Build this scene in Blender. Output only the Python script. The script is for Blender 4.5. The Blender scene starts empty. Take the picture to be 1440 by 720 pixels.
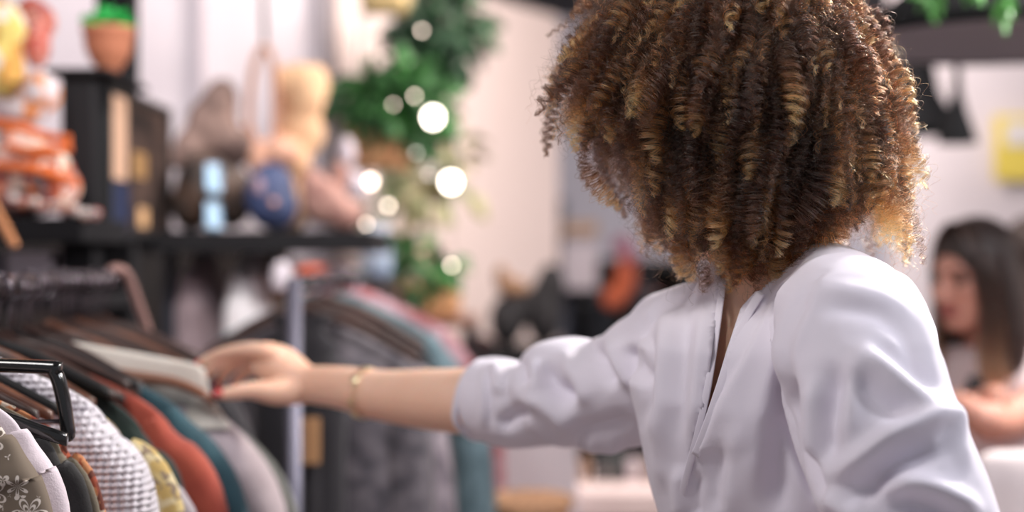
import bpy, math, random
import numpy as np
from mathutils import Vector, Matrix

random.seed(7)
RNG = np.random.default_rng(7)
SC = bpy.context.scene
COL = SC.collection
PI = math.pi

# ------------------------------------------------------------------ camera
CAMZ = 1.45
FPX = 2000.0
cam_d = bpy.data.cameras.new('camera')
cam = bpy.data.objects.new('camera', cam_d)
COL.objects.link(cam)
cam.location = (0, 0, CAMZ)
cam.rotation_euler = (PI / 2, 0, 0)
cam_d.sensor_width = 36
cam_d.lens = 50
cam_d.clip_start = 0.02
cam_d.dof.use_dof = True
cam_d.dof.focus_distance = 1.39
cam_d.dof.aperture_fstop = 1.6
SC.camera = cam

# ------------------------------------------------------------------ view, world, lights
SC.view_settings.view_transform = 'Standard'
SC.view_settings.look = 'None'
SC.view_settings.exposure = 0.0
SC.view_settings.gamma = 1
SC.view_settings.use_curve_mapping = False
SC.cycles.max_bounces = 8
SC.cycles.transparent_max_bounces = 8
SC.cycles.use_denoising = True
SC.cycles.sample_clamp_indirect = 6

world = bpy.data.worlds.new('world')
SC.world = world
world.use_nodes = True
bg = world.node_tree.nodes['Background']
bg.inputs[0].default_value = (0.93, 0.93, 1.0, 1)
bg.inputs[1].default_value = 0.30


def area_light(name, loc, target, size, power, color=(1, 1, 1), size_y=None):
    l = bpy.data.lights.new(name, 'AREA')
    l.energy = power
    l.color = color
    l.size = size
    if size_y:
        l.shape = 'RECTANGLE'
        l.size_y = size_y
    o = bpy.data.objects.new(name, l)
    COL.objects.link(o)
    o.location = loc
    o.rotation_euler = (Vector(target) - Vector(loc)).to_track_quat('-Z', 'Y').to_euler()
    return o


# unseen area lights placed near the ceiling
area_light('ceiling_light_back', (1.9, 2.7, 2.75), (0.3, 1.5, 1.5), 0.3, 100, (1.0, 0.95, 0.9))
area_light('ceiling_light_side', (2.1, 1.1, 2.7), (0.35, 1.4, 1.35), 0.35, 39, (0.93, 0.94, 1.0))
area_light('fill_light_left', (-0.9, 0.9, 2.8), (-0.5, 1.9, 1.2), 0.5, 20, (1.0, 0.96, 0.95))  # fill added from the left for the arm and garments
area_light('fill_light_wall', (-1.4, 3.5, 2.8), (-1.2, 4.8, 1.6), 1.4, 20, (1.0, 0.95, 0.97))  # added to brighten the white wall behind the shelves
area_light('fill_light_partition', (0.5, 3.9, 2.8), (-0.1, 5.3, 1.3), 0.8, 75, (1.0, 0.88, 0.82))  # added to brighten the partition
area_light('ceiling_light_far', (2.6, 6.2, 2.8), (2.4, 8.6, 1.5), 1.6, 110, (0.97, 0.96, 1.0))
area_light('ceiling_light_table', (1.2, 2.6, 2.6), (1.1, 3.2, 1.2), 0.5, 8, (1.0, 0.92, 0.88))


def spot(name, loc, target, power, angle, color=(1, 1, 1)):
    l = bpy.data.lights.new(name, 'SPOT')
    l.energy = power
    l.color = color
    l.spot_size = math.radians(angle)
    l.spot_blend = 0.6
    l.shadow_soft_size = 0.06
    o = bpy.data.objects.new(name, l)
    COL.objects.link(o)
    o.location = loc
    o.rotation_euler = (Vector(target) - Vector(loc)).to_track_quat('-Z', 'Y').to_euler()


spot('fill_spot_shelf', (-0.35, 1.5, 2.85), (-0.66, 3.35, 1.33), 150, 24, (1.0, 0.95, 0.93))  # added to brighten the clothes under the shelf and the bags
spot('fill_spot_hair', (-0.35, 0.35, 2.85), (0.26, 1.45, 1.62), 42, 15, (1.0, 0.95, 0.9))  # added for highlights on the front of the curls
spot('fill_spot_coats', (0.35, 1.6, 2.85), (-0.2, 2.75, 1.15), 90, 34, (1.0, 0.93, 0.9))  # added to brighten the coats on the far rack


# ------------------------------------------------------------------ helpers
def P(u, v, d):
    """the point at depth d seen at picture position u, v"""
    return np.array([(u - 720.0) / FPX * d, d, CAMZ - (v - 360.0) / FPX * d])


def lin(c):
    return tuple(((x / 255.0) / 12.92 if x / 255.0 <= 0.04045 else ((x / 255.0 + 0.055) / 1.055) ** 2.4) for x in c)


MATS = {}


def mat(name, rgb=(128, 128, 128), rough=0.6, metal=0.0, bump=0.0, bscale=200, spec=0.5, sheen=0.0, emit=None, estr=0.0,
        noise=0.0, nscale=8.0, rgb2=None, coat=0.0, sss=0.0):
    if name in MATS:
        return MATS[name]
    m = bpy.data.materials.new(name)
    m.use_nodes = True
    nt = m.node_tree
    b = nt.nodes['Principled BSDF']
    c = lin(rgb)
    b.inputs['Base Color'].default_value = (*c, 1)
    b.inputs['Roughness'].default_value = rough
    b.inputs['Metallic'].default_value = metal
    b.inputs['Specular IOR Level'].default_value = spec
    b.inputs['Sheen Weight'].default_value = sheen
    b.inputs['Coat Weight'].default_value = coat
    if sss:
        b.inputs['Subsurface Weight'].default_value = sss
        b.inputs['Subsurface Radius'].default_value = (1.0, 0.35, 0.2)
        b.inputs['Subsurface Scale'].default_value = 0.008
    if emit:
        b.inputs['Emission Color'].default_value = (*lin(emit), 1)
        b.inputs['Emission Strength'].default_value = estr
    tc = nt.nodes.new('ShaderNodeTexCoord')
    if rgb2 is not None or noise:
        n = nt.nodes.new('ShaderNodeTexNoise')
        n.inputs['Scale'].default_value = nscale
        n.inputs['Detail'].default_value = 4
        nt.links.new(tc.outputs['Object'], n.inputs['Vector'])
        r = nt.nodes.new('ShaderNodeValToRGB')
        r.color_ramp.elements[0].position = 0.38
        r.color_ramp.elements[1].position = 0.62
        r.color_ramp.elements[0].color = (*c, 1)
        c2 = lin(rgb2) if rgb2 is not None else tuple(min(1, x * (1 + noise)) for x in c)
        r.color_ramp.elements[1].color = (*c2, 1)
        nt.links.new(n.outputs['Fac'], r.inputs['Fac'])
        nt.links.new(r.outputs['Color'], b.inputs['Base Color'])
    if bump:
        n = nt.nodes.new('ShaderNodeTexNoise')
        n.inputs['Scale'].default_value = bscale
        n.inputs['Detail'].default_value = 3
        nt.links.new(tc.outputs['Object'], n.inputs['Vector'])
        bm = nt.nodes.new('ShaderNodeBump')
        bm.inputs['Strength'].default_value = bump
        bm.inputs['Distance'].default_value = 0.002
        nt.links.new(n.outputs['Fac'], bm.inputs['Height'])
        nt.links.new(bm.outputs['Normal'], b.inputs['Normal'])
    MATS[name] = m
    return m


def patch_mat(name, cols, scale, rough=0.8, metric='F1'):
    """patchwork of colours in irregular cells, for printed cloth"""
    if name in MATS:
        return MATS[name]
    m = bpy.data.materials.new(name)
    m.use_nodes = True
    nt = m.node_tree
    b = nt.nodes['Principled BSDF']
    b.inputs['Roughness'].default_value = rough
    tc = nt.nodes.new('ShaderNodeTexCoord')
    nz = nt.nodes.new('ShaderNodeTexNoise')
    nz.inputs['Scale'].default_value = scale * 0.7
    mx = nt.nodes.new('ShaderNodeVectorMath')
    mx.operation = 'MULTIPLY_ADD'
    mx.inputs[1].default_value = (0.05, 0.05, 0.05)
    nt.links.new(tc.outputs['Object'], nz.inputs['Vector'])
    nt.links.new(nz.outputs['Color'], mx.inputs[0])
    nt.links.new(tc.outputs['Object'], mx.inputs[2])
    v = nt.nodes.new('ShaderNodeTexVoronoi')
    v.inputs['Scale'].default_value = scale
    nt.links.new(mx.outputs[0], v.inputs['Vector'])
    sp = nt.nodes.new('ShaderNodeSeparateColor')
    nt.links.new(v.outputs['Color'], sp.inputs[0])
    r = nt.nodes.new('ShaderNodeValToRGB')
    r.color_ramp.interpolation = 'CONSTANT'
    el = r.color_ramp.elements
    while len(el) < len(cols):
        el.new(0.5)
    for i, c in enumerate(cols):
        el[i].position = i / len(cols)
        el[i].color = (*lin(c), 1)
    nt.links.new(sp.outputs[0], r.inputs['Fac'])
    nt.links.new(r.outputs['Color'], b.inputs['Base Color'])
    MATS[name] = m
    return m


def tag(o, label=None, cat=None, group=None, kind=None):
    if label:
        o['label'] = label
    if cat:
        o['category'] = cat
    if group:
        o['group'] = group
    if kind:
        o['kind'] = kind
    return o


def empty(name, loc, label, cat, group=None, rz=0):
    o = bpy.data.objects.new(name, None)
    COL.objects.link(o)
    o.location = tuple(float(x) for x in loc)
    o.rotation_euler = (0, 0, rz)
    o.empty_display_size = 0.05
    return tag(o, label, cat, group)


def mesh_data(name, V, F, m=None, smooth=True):
    me = bpy.data.meshes.new(name)
    V = np.asarray(V, dtype=float)
    if isinstance(F, np.ndarray):
        F = F.tolist()
    me.from_pydata(V.tolist(), [], F)
    if smooth:
        me.polygons.foreach_set('use_smooth', [True] * len(me.polygons))
    me.update()
    if m is not None:
        me.materials.append(m)
    return me


def link(name, me, parent=None):
    o = bpy.data.objects.new(name, me)
    COL.objects.link(o)
    if parent is not None:
        o.parent = parent
    return o


class MB:
    """collects shapes; build() links them as one mesh in the parent's own space"""

    def __init__(self):
        self.V, self.F = [], []
        self.n = 0

    def add(self, V, F):
        self.V.append(np.asarray(V, float).reshape(-1, 3))
        self.F.extend([[i + self.n for i in f] for f in F])
        self.n += len(self.V[-1])
        return self

    def box(self, c, s, rz=0, bevel=0.0):
        c = np.array(c, float)
        h = np.array(s, float) / 2
        b = min(bevel, h.min() * 0.9)
        pts = []
        if b <= 0:
            for sx in (-1, 1):
                for sy in (-1, 1):
                    for sz in (-1, 1):
                        pts.append([sx * h[0], sy * h[1], sz * h[2]])
            F = [[0, 1, 3, 2], [4, 6, 7, 5], [0, 4, 5, 1], [2, 3, 7, 6], [0, 2, 6, 4], [1, 5, 7, 3]]
        else:
            idx = {}
            for sx in (-1, 1):
                for sy in (-1, 1):
                    for sz in (-1, 1):
                        for ax in range(3):
                            q = [sx * (h[0] - b), sy * (h[1] - b), sz * (h[2] - b)]
                            q[ax] = (sx, sy, sz)[ax] * h[ax]
                            idx[(sx, sy, sz, ax)] = len(pts)
                            pts.append(q)
            F = []
            for ax in range(3):
                o1, o2 = [(1, 2), (2, 0), (0, 1)][ax]
                for s_ in (-1, 1):
                    cyc = []
                    for a, bb in ((-1, -1), (1, -1), (1, 1), (-1, 1)):
                        k = [0, 0, 0]
                        k[ax] = s_
                        k[o1] = a
                        k[o2] = bb
                        cyc.append(idx[(*k, ax)])
                    F.append(cyc if s_ > 0 else cyc[::-1])
                for a in (-1, 1):
                    for bb in (-1, 1):
                        k0 = [0, 0, 0]; k1 = [0, 0, 0]
                        k0[ax] = -1; k1[ax] = 1
                        k0[o1] = k1[o1] = a
                        k0[o2] = k1[o2] = bb
                        F.append([idx[(*k0, o1)], idx[(*k1, o1)], idx[(*k1, o2)], idx[(*k0, o2)]])
            for sx in (-1, 1):
                for sy in (-1, 1):
                    for sz in (-1, 1):
                        F.append([idx[(sx, sy, sz, 0)], idx[(sx, sy, sz, 1)], idx[(sx, sy, sz, 2)]])
        pts = np.array(pts)
        if rz:
            cs, sn = math.cos(rz), math.sin(rz)
            pts = np.stack([pts[:, 0] * cs - pts[:, 1] * sn, pts[:, 0] * sn + pts[:, 1] * cs, pts[:, 2]], 1)
        return self.add(pts + c, F)

    def loft(self, st, n=24, cap=True, closed=False, power=1.0):
        """stations (centre, vector a, vector b)"""
        th = np.linspace(0, 2 * PI, n, endpoint=False)
        ct = np.sign(np.cos(th)) * np.abs(np.cos(th)) ** power
        sn = np.sign(np.sin(th)) * np.abs(np.sin(th)) ** power
        V = []
        for c, a, b in st:
            V.append(np.array(c)[None] + ct[:, None] * np.array(a)[None] + sn[:, None] * np.array(b)[None])
        V = np.concatenate(V)
        F = []
        m = len(st)
        for i in range(m if closed else m - 1):
            j = (i + 1) % m
            for k in range(n):
                k2 = (k + 1) % n
                F.append([i * n + k, i * n + k2, j * n + k2, j * n + k])
        if cap and not closed:
            F.append(list(range(n))[::-1])
            F.append([(m - 1) * n + k for k in range(n)])
        return self.add(V, F)

    def tube(self, pts, rad, n=12, flat=1.0, up=None, sub=1, round_ends=False, closed=False):
        pts = np.array(pts, float)
        rad = np.full(len(pts), rad, float) if np.isscalar(rad) else np.array(rad, float)
        if sub > 1:
            pts, rad = smooth_path(pts, rad, sub)
        T = np.gradient(pts, axis=0)
        if closed:
            T = np.roll(pts, -1, 0) - np.roll(pts, 1, 0)
        T /= np.linalg.norm(T, axis=1)[:, None] + 1e-12
        ref = np.array(up if up is not None else ([0, 0, 1] if abs(T[0][2]) < 0.9 else [1, 0, 0]), float)
        st = []
        a = ref - T[0] * ref.dot(T[0])
        a /= np.linalg.norm(a)
        for i in range(len(pts)):
            a = (ref if up is not None else a)
            a = a - T[i] * a.dot(T[i])
            a /= np.linalg.norm(a) + 1e-12
            b = np.cross(T[i], a)
            st.append((pts[i], a * rad[i], b * rad[i] * flat))
        if round_ends:
            s0, s1 = [], []
            for k in (0.0, 0.45, 0.8):
                q = math.sqrt(1 - k * k)
                s0.append((pts[0] - T[0] * rad[0] * q, st[0][1] * max(k, .08), st[0][2] * max(k, .08)))
                s1.append((pts[-1] + T[-1] * rad[-1] * q, st[-1][1] * max(k, .08), st[-1][2] * max(k, .08)))
            st = s0 + st + s1[::-1]
        return self.loft(st, n, closed=closed)

    def ellipsoid(self, c, r, n=20, m=12, R=None):
        V, F = [], []
        r = np.array(r, float) if not np.isscalar(r) else np.array([r] * 3, float)
        for i in range(m + 1):
            ph = PI * i / m
            for k in range(n):
                t = 2 * PI * k / n
                V.append([math.sin(ph) * math.cos(t), math.sin(ph) * math.sin(t), math.cos(ph)])
        V = np.array(V) * r
        if R is not None:
            V = V @ np.array(R)
        for i in range(m):
            for k in range(n):
                k2 = (k + 1) % n
                if i == 0:
                    F.append([k, (i + 1) * n + k, (i + 1) * n + k2])
                elif i == m - 1:
                    F.append([i * n + k, (i + 1) * n + k, i * n + k2])
                else:
                    F.append([i * n + k, (i + 1) * n + k, (i + 1) * n + k2, i * n + k2])
        return self.add(V + np.array(c), F)

    def lathe(self, prof, c=(0, 0, 0), n=32):
        V, F = [], []
        for r, z in prof:
            for k in range(n):
                t = 2 * PI * k / n
                V.append([c[0] + r * math.cos(t), c[1] + r * math.sin(t), c[2] + z])
        for i in range(len(prof) - 1):
            for k in range(n):
                k2 = (k + 1) % n
                F.append([i * n + k, i * n + k2, (i + 1) * n + k2, (i + 1) * n + k])
        return self.add(V, F)

    def arr(self):
        return np.concatenate(self.V), self.F

    def build(self, name, m, parent=None, smooth=True):
        V, F = self.arr()
        if parent is not None:
            off = np.array(parent.location)
            p = parent.parent
            while p is not None:
                off = off + np.array(p.location)
                p = p.parent
            V = V - off
        return link(name, mesh_data(name, V, F, m, smooth), parent)


def smooth_path(pts, rad, sub):
    """Catmull-Rom through the points"""
    n = len(pts)
    out, ro = [], []
    for i in range(n - 1):
        p0 = pts[max(i - 1, 0)]; p1 = pts[i]; p2 = pts[i + 1]; p3 = pts[min(i + 2, n - 1)]
        for k in range(sub):
            t = k / sub
            out.append(0.5 * ((2 * p1) + (-p0 + p2) * t + (2 * p0 - 5 * p1 + 4 * p2 - p3) * t * t + (-p0 + 3 * p1 - 3 * p2 + p3) * t ** 3))
            ro.append(rad[i] * (1 - t) + rad[i + 1] * t)
    out.append(pts[-1]); ro.append(rad[-1])
    return np.array(out), np.array(ro)


def remesh(mb, voxel, smooth=2, smooth_f=0.5):
    """fuse the collected shapes into one continuous skin"""
    V, F = mb.arr()
    me = mesh_data('tmp', V, F)
    o = bpy.data.objects.new('tmp', me)
    COL.objects.link(o)
    md = o.modifiers.new('r', 'REMESH')
    md.mode = 'VOXEL'
    md.voxel_size = voxel
    if smooth:
        s = o.modifiers.new('s', 'SMOOTH')
        s.iterations = smooth
        s.factor = smooth_f
    dg = bpy.context.evaluated_depsgraph_get()
    dg.update()
    ev = o.evaluated_get(dg)
    m2 = ev.to_mesh()
    nv = len(m2.vertices)
    co = np.empty(nv * 3, dtype=np.float32)
    m2.vertices.foreach_get('co', co)
    no = np.empty(nv * 3, dtype=np.float32)
    m2.vertex_normals.foreach_get('vector', no)
    nf = len(m2.polygons)
    ls = np.empty(nf, dtype=np.int32); m2.polygons.foreach_get('loop_start', ls)
    lt = np.empty(nf, dtype=np.int32); m2.polygons.foreach_get('loop_total', lt)
    vi = np.empty(len(m2.loops), dtype=np.int32); m2.loops.foreach_get('vertex_index', vi)
    F2 = [vi[s:s + t].tolist() for s, t in zip(ls, lt)]
    ev.to_mesh_clear()
    bpy.data.objects.remove(o)
    bpy.data.meshes.remove(me)
    return co.reshape(-1, 3).astype(float), no.reshape(-1, 3).astype(float), F2


def vnormals(V, F):
    N = np.zeros_like(V)
    q = np.array([f for f in F if len(f) == 4])
    if len(q):
        n = np.cross(V[q[:, 2]] - V[q[:, 0]], V[q[:, 3]] - V[q[:, 1]])
        for k in range(4):
            np.add.at(N, q[:, k], n)
    return N / (np.linalg.norm(N, axis=1)[:, None] + 1e-12)


def proj(V):
    return 720 + V[:, 0] / V[:, 1] * FPX, 360 - (V[:, 2] - CAMZ) / V[:, 1] * FPX


def sculpt(V, N, folds, face=1.0):
    """raise or sink soft ridges along lines given as seen from where the shop is viewed; the surface itself moves"""
    u, v = proj(V)
    tocam = np.array([0, 0, CAMZ]) - V
    tocam /= np.linalg.norm(tocam, axis=1)[:, None]
    facing = np.clip(((N * tocam).sum(1) + 0.25) / 0.45, 0, 1)
    D = np.zeros(len(V))
    for pts, amp, w in folds:
        pts = np.array(pts, float)
        pts, _ = smooth_path(pts, np.zeros(len(pts)), 8)
        seg = np.linalg.norm(np.diff(pts, axis=0), axis=1)
        cum = np.concatenate([[0], np.cumsum(seg)])
        L = cum[-1]
        best = np.full(len(V), 1e9); tt = np.zeros(len(V))
        lo = pts.min(0) - 3.5 * w; hi = pts.max(0) + 3.5 * w
        sel = np.where((u > lo[0]) & (u < hi[0]) & (v > lo[1]) & (v < hi[1]))[0]
        us, vs = u[sel], v[sel]
        bs = np.full(len(sel), 1e9); ts = np.zeros(len(sel))
        for i in range(len(pts) - 1):
            a, b = pts[i], pts[i + 1]
            ab = b - a
            t = ((us - a[0]) * ab[0] + (vs - a[1]) * ab[1]) / (ab @ ab + 1e-9)
            t = np.clip(t, 0, 1)
            dd = np.hypot(us - a[0] - t * ab[0], vs - a[1] - t * ab[1])
            k = dd < bs
            bs[k] = dd[k]
            ts[k] = (cum[i] + t[k] * seg[i]) / L
        tap = np.clip(np.minimum(ts / 0.3, (1 - ts) / 0.3), 0, 1)
        tap = tap * tap * (3 - 2 * tap)
        D[sel] += amp * np.exp(-(bs / w) ** 2) * tap
    return V + N * (D * (facing * face + (1 - face)))[:, None]


def vnoise(Pn, freq, seed=0):
    """smooth sum of sines, cheap 3-D noise"""
    r = np.random.default_rng(seed)
    out = np.zeros(len(Pn))
    for k in range(6):
        d = r.normal(size=3)
        d /= np.linalg.norm(d)
        out += np.sin(Pn @ d * freq * (0.7 + 0.6 * r.random()) + r.random() * 6.28)
    return out / 6


def hair_curves(name, pts, npts, radius, m, parent=None, tone=None):
    """pts (S, K, 3) strands"""
    S, K, _ = pts.shape
    hc = bpy.data.hair_curves.new(name)
    hc.add_curves([K] * S)
    hc.attributes['position'].data.foreach_set('vector', pts.reshape(-1).astype(np.float32))
    ra = hc.attributes.get('radius') or hc.attributes.new('radius', 'FLOAT', 'POINT')
    ra.data.foreach_set('value', radius.reshape(-1).astype(np.float32))
    if tone is not None:
        ta = hc.attributes.new('tone', 'FLOAT', 'CURVE')
        ta.data.foreach_set('value', tone.astype(np.float32))
    hc.materials.append(m)
    o = bpy.data.objects.new(name, hc)
    COL.objects.link(o)
    if parent is not None:
        o.parent = parent
        if tuple(parent.location) != (0, 0, 0):
            o.location = -parent.location
    return o


# ------------------------------------------------------------------ materials
M = {}
M['wall'] = mat('wall_white', (226, 217, 222), 0.85, bump=0.1, bscale=60)
M['wall_warm'] = mat('wall_warm', (222, 205, 200), 0.85, bump=0.1, bscale=60)
M['wall_grey'] = mat('wall_grey', (196, 190, 198), 0.85)
M['ceiling'] = mat('ceiling_black', (44, 43, 46), 0.9)
M['floor'] = mat('floor_concrete', (150, 136, 132), 0.5, rgb2=(128, 116, 114), nscale=3)
M['black'] = mat('black_paint', (30, 30, 32), 0.55, spec=0.3)
M['shelfblack'] = mat('shelf_black', (36, 35, 37), 0.9, spec=0.1)
M['blackgloss'] = mat('black_gloss', (24, 24, 25), 0.2, coat=0.5)
M['steel'] = mat('steel', (150, 140, 145), 0.3, 1.0)
M['hook'] = mat('hook_steel', (112, 104, 110), 0.22, 0.9)
M['gunmetal'] = mat('gunmetal', (100, 98, 112), 0.4, 0.5)
M['copper_steel'] = mat('worn_copper_steel', (150, 116, 110), 0.45, 0.4)
M['wood_dark'] = mat('wood_dark', (66, 42, 36), 0.5, rgb2=(50, 32, 28), nscale=30, coat=0.08)
M['wood_mid'] = mat('wood_mid', (122, 78, 58), 0.42, rgb2=(94, 58, 44), nscale=30, coat=0.08)
M['wood_tan'] = mat('wood_tan', (206, 160, 116), 0.6, rgb2=(186, 136, 96), nscale=18)
M['terracotta'] = mat('terracotta', (168, 104, 76), 0.7)
M['soil'] = mat('soil', (50, 38, 32), 0.95)
M['leaf'] = mat('leaf_green', (58, 116, 54), 0.5, rgb2=(38, 80, 40), nscale=14)
M['leafdark'] = mat('leaf_dark', (42, 82, 50), 0.5, rgb2=(30, 56, 38), nscale=14)
M['leafbright'] = mat('leaf_bright', (40, 176, 80), 0.5)
M['leafolive'] = mat('leaf_olive', (146, 158, 112), 0.6, rgb2=(186, 170, 138), nscale=14)


def skin_mat(name, rgb, rgb2):
    m = mat(name, rgb, 0.5, rgb2=rgb2, nscale=9, bump=0.12, bscale=260, sss=0.25, spec=0.4)
    return m


M['skin'] = skin_mat('skin', (244, 202, 178), (240, 192, 166))
M['skin2'] = skin_mat('skin_tan', (206, 150, 132), (196, 138, 120))
M['nail'] = mat('nail_red', (206, 40, 44), 0.2, coat=0.6)

# satin cotton of the shirt
m = mat('shirt_cotton', (232, 226, 238), 0.7, sheen=0.15, bump=0.06, bscale=900, spec=0.22)
M['shirt'] = m


def hair_mat(name, dark, gold, tip_pow=2.6, rough=0.2):
    m = bpy.data.materials.new(name)
    m.use_nodes = True
    nt = m.node_tree
    nt.nodes.remove(nt.nodes['Principled BSDF'])
    h = nt.nodes.new('ShaderNodeBsdfHairPrincipled')
    try:
        h.model = 'CHIANG'
    except Exception:
        pass
    h.parametrization = 'COLOR'
    h.inputs['Roughness'].default_value = rough
    h.inputs['Radial Roughness'].default_value = 0.3
    for nm in ('Random Roughness',):
        if nm in h.inputs:
            h.inputs[nm].default_value = 0.1
    ci = nt.nodes.new('ShaderNodeHairInfo')
    at = nt.nodes.new('ShaderNodeAttribute')
    at.attribute_name = 'tone'
    pw = nt.nodes.new('ShaderNodeMath'); pw.operation = 'POWER'
    nt.links.new(ci.outputs['Intercept'], pw.inputs[0]); pw.inputs[1].default_value = tip_pow
    mu = nt.nodes.new('ShaderNodeMath'); mu.operation = 'MULTIPLY'; mu.use_clamp = True
    nt.links.new(pw.outputs[0], mu.inputs[0]); nt.links.new(at.outputs['Fac'], mu.inputs[1])
    r = nt.nodes.new('ShaderNodeValToRGB')
    r.color_ramp.elements[0].color = (*lin(dark), 1)
    r.color_ramp.elements[1].color = (*lin(gold), 1)
    e = r.color_ramp.elements.new(0.4)
    e.color = (*[a * 0.91 + b * 0.09 for a, b in zip(lin(dark), lin(gold))], 1)
    nt.links.new(mu.outputs[0], r.inputs['Fac'])
    nt.links.new(r.outputs['Color'], h.inputs['Color'])
    nt.links.new(h.outputs[0], nt.nodes['Material Output'].inputs['Surface'])
    return m


M['curls'] = hair_mat('curly_hair', (26, 12, 9), (242, 146, 78))
M['hair_base'] = mat('hair_base', (34, 22, 20), 0.8, bump=1.0, bscale=120)
M['hair_brown'] = hair_mat('straight_hair', (50, 36, 32), (150, 108, 78), 2.0)
M['hair_base2'] = mat('hair_base_brown', (52, 38, 34), 0.6, bump=0.8, bscale=60)

# ------------------------------------------------------------------ the room
def struct(name, mb, m):
    o = mb.build(name, m, None, smooth=False)
    return tag(o, kind='structure')


FX0, FX1, FY0, FY1, CH = -2.6, 4.6, -0.8, 9.0, 2.95
struct('floor', MB().box(((FX0 + FX1) / 2, (FY0 + FY1) / 2, -0.05), (FX1 - FX0, FY1 - FY0, 0.1)), M['floor'])
struct('ceiling', MB().box(((FX0 + FX1) / 2, (FY0 + FY1) / 2, CH + 0.05), (FX1 - FX0, FY1 - FY0, 0.1)), M['ceiling'])
struct('wall_back', MB().box(((FX0 + FX1) / 2, FY1 + 0.05, CH / 2), (FX1 - FX0, 0.1, CH)), M['wall_grey'])
struct('wall_left', MB().box((FX0 - 0.05, (FY0 + FY1) / 2, CH / 2), (0.1, FY1 - FY0, CH)), M['wall'])
struct('wall_right', MB().box((FX1 + 0.05, (FY0 + FY1) / 2, CH / 2), (0.1, FY1 - FY0, CH)), M['wall_grey'])
# wall behind the shelves, then the partition that runs back from it
struct('wall_shelf_side', MB().box(((FX0 - 0.62) / 2, 4.75, CH / 2), (-0.62 - FX0, 0.1, CH)), M['wall'])
pa, pb = np.array([-0.62, 4.75]), np.array([0.15, 5.9])
L = np.linalg.norm(pb - pa)
ang = math.atan2(pb[1] - pa[1], pb[0] - pa[0])
struct('wall_partition', MB().box((*((pa + pb) / 2), 1.22), (L, 0.1, 2.44), rz=ang), M['wall_warm'])
struct('trim_1', MB().box((-0.61, 4.68, CH / 2), (0.035, 0.05, CH)), mat('trim_grey', (150, 142, 146), 0.7))
struct('trim_2', MB().box((-1.02, 4.68, CH / 2), (0.012, 0.04, CH)), mat('trim_pale', (200, 192, 198), 0.7))

# ------------------------------------------------------------------ heads
def frame(f, up=(0, 0, 1)):
    f = np.array(f, float); f /= np.linalg.norm(f)
    s = np.cross(f, np.array(up, float)); s /= np.linalg.norm(s)
    u = np.cross(s, f)
    return f, s, u


def head_blobs(mb, c, f, s, u, k=1.0):
    c = np.array(c, float)
    R = np.stack([s, f, u])
    at = lambda a, b, d: c + s * a * k + f * b * k + u * d * k
    mb.ellipsoid(at(0, -.012, .025), np.array([.074, .094, .088]) * k, R=R)
    mb.ellipsoid(at(0, .030, -.035), np.array([.057, .060, .080]) * k, R=R)
    mb.ellipsoid(at(0, .062, -.098), np.array([.024, .024, .018]) * k, R=R)
    for q in (-1, 1):
        mb.tube([at(q * .052, .0, -.055), at(q * .04, .035, -.085), at(0, .068, -.1)], [.02 * k, .02 * k, .017 * k], sub=3)
        mb.ellipsoid(at(q * .036, .068, -.022), np.array([.02, .018, .018]) * k, R=R)
        mb.ellipsoid(at(q * .077, -.005, -.015), np.array([.010, .018, .031]) * k, R=R)
        mb.ellipsoid(at(q * .010, .101, -.041), np.array([.008, .010, .008]) * k, R=R)
    mb.tube([at(0, .085, .02), at(0, .097, -.008), at(0, .112, -.034)], [.009 * k, .009 * k, .011 * k], sub=3, round_ends=True)
    mb.tube([at(-.035, .074, .024), at(0, .085, .026), at(.035, .074, .024)], [.009 * k, .01 * k, .009 * k], sub=3)


def head_sculpt(V, c, f, s, u, k=1.0):
    c = np.array(c, float)
    for q in (-1, 1):
        p = c + s * q * .031 * k + f * .085 * k + u * .0
        d = np.linalg.norm(V - p, axis=1)
        V = V - f[None] * (0.010 * k * np.exp(-(d / (.014 * k)) ** 2))[:, None]
    return V


def face_parts(c, f, s, u, parent, lips_m, k=1.0):
    c = np.array(c, float)
    off = np.array(parent.location)
    R = np.stack([s, f, u])
    for q in (-1, 1):
        MB().ellipsoid(c + (s * q * .031 + f * .070) * k, .0125 * k, 14, 10).build('eye', mat('eye_dark', (60, 44, 38), 0.15), parent)
        MB().tube([c + (s * q * .016 + f * .089 + u * .020) * k, c + (s * q * .032 + f * .086 + u * .026) * k, c + (s * q * .048 + f * .074 + u * .019) * k],
                  [.0022 * k, .003 * k, .0018 * k], sub=4).build('eyebrow', M['hair_base2'], parent)
    lp = MB()
    lp.tube([c + (s * -.024 + f * .080 - u * .066) * k, c + (f * .096 - u * .062) * k, c + (s * .024 + f * .080 - u * .066) * k], [.002 * k, .0052 * k, .002 * k], sub=5)
    lp.tube([c + (s * -.022 + f * .080 - u * .068) * k, c + (f * .094 - u * .073) * k, c + (s * .022 + f * .080 - u * .068) * k], [.002 * k, .006 * k, .002 * k], sub=5)
    lp.build('lips', lips_m, parent)


# ------------------------------------------------------------------ the woman in the white shirt
woman = empty('person', (0.33, 1.54, 0.0), 'woman with big curly golden-brown hair and white shirt, reaching out to the clothes rack', 'person')
SD = np.array([-.64, .77, 0.0])     # along the shoulders, near to far
ND = np.array([-.77, -.64, 0.0])    # out of the chest
HC = np.array([.245, 1.50, 1.575])
hf, hs, hu = frame((-.93, .10, -.35))

torso = [(.90, .345, 1.55, .175, .125), (1.0, .335, 1.54, .155, .11), (1.08, .325, 1.53, .142, .102), (1.2, .302, 1.51, .155, .114),
         (1.3, .284, 1.50, .163, .116), (1.35, .272, 1.495, .130, .088), (1.385, .268, 1.495, .085, .066), (1.43, .265, 1.497, .062, .056)]


def torso_st(da, db, zmin=0.0, ztop=9):
    return [((x, y, z), SD * (a + da), ND * (b + db)) for z, x, y, a, b in torso if zmin <= z <= ztop]


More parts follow.
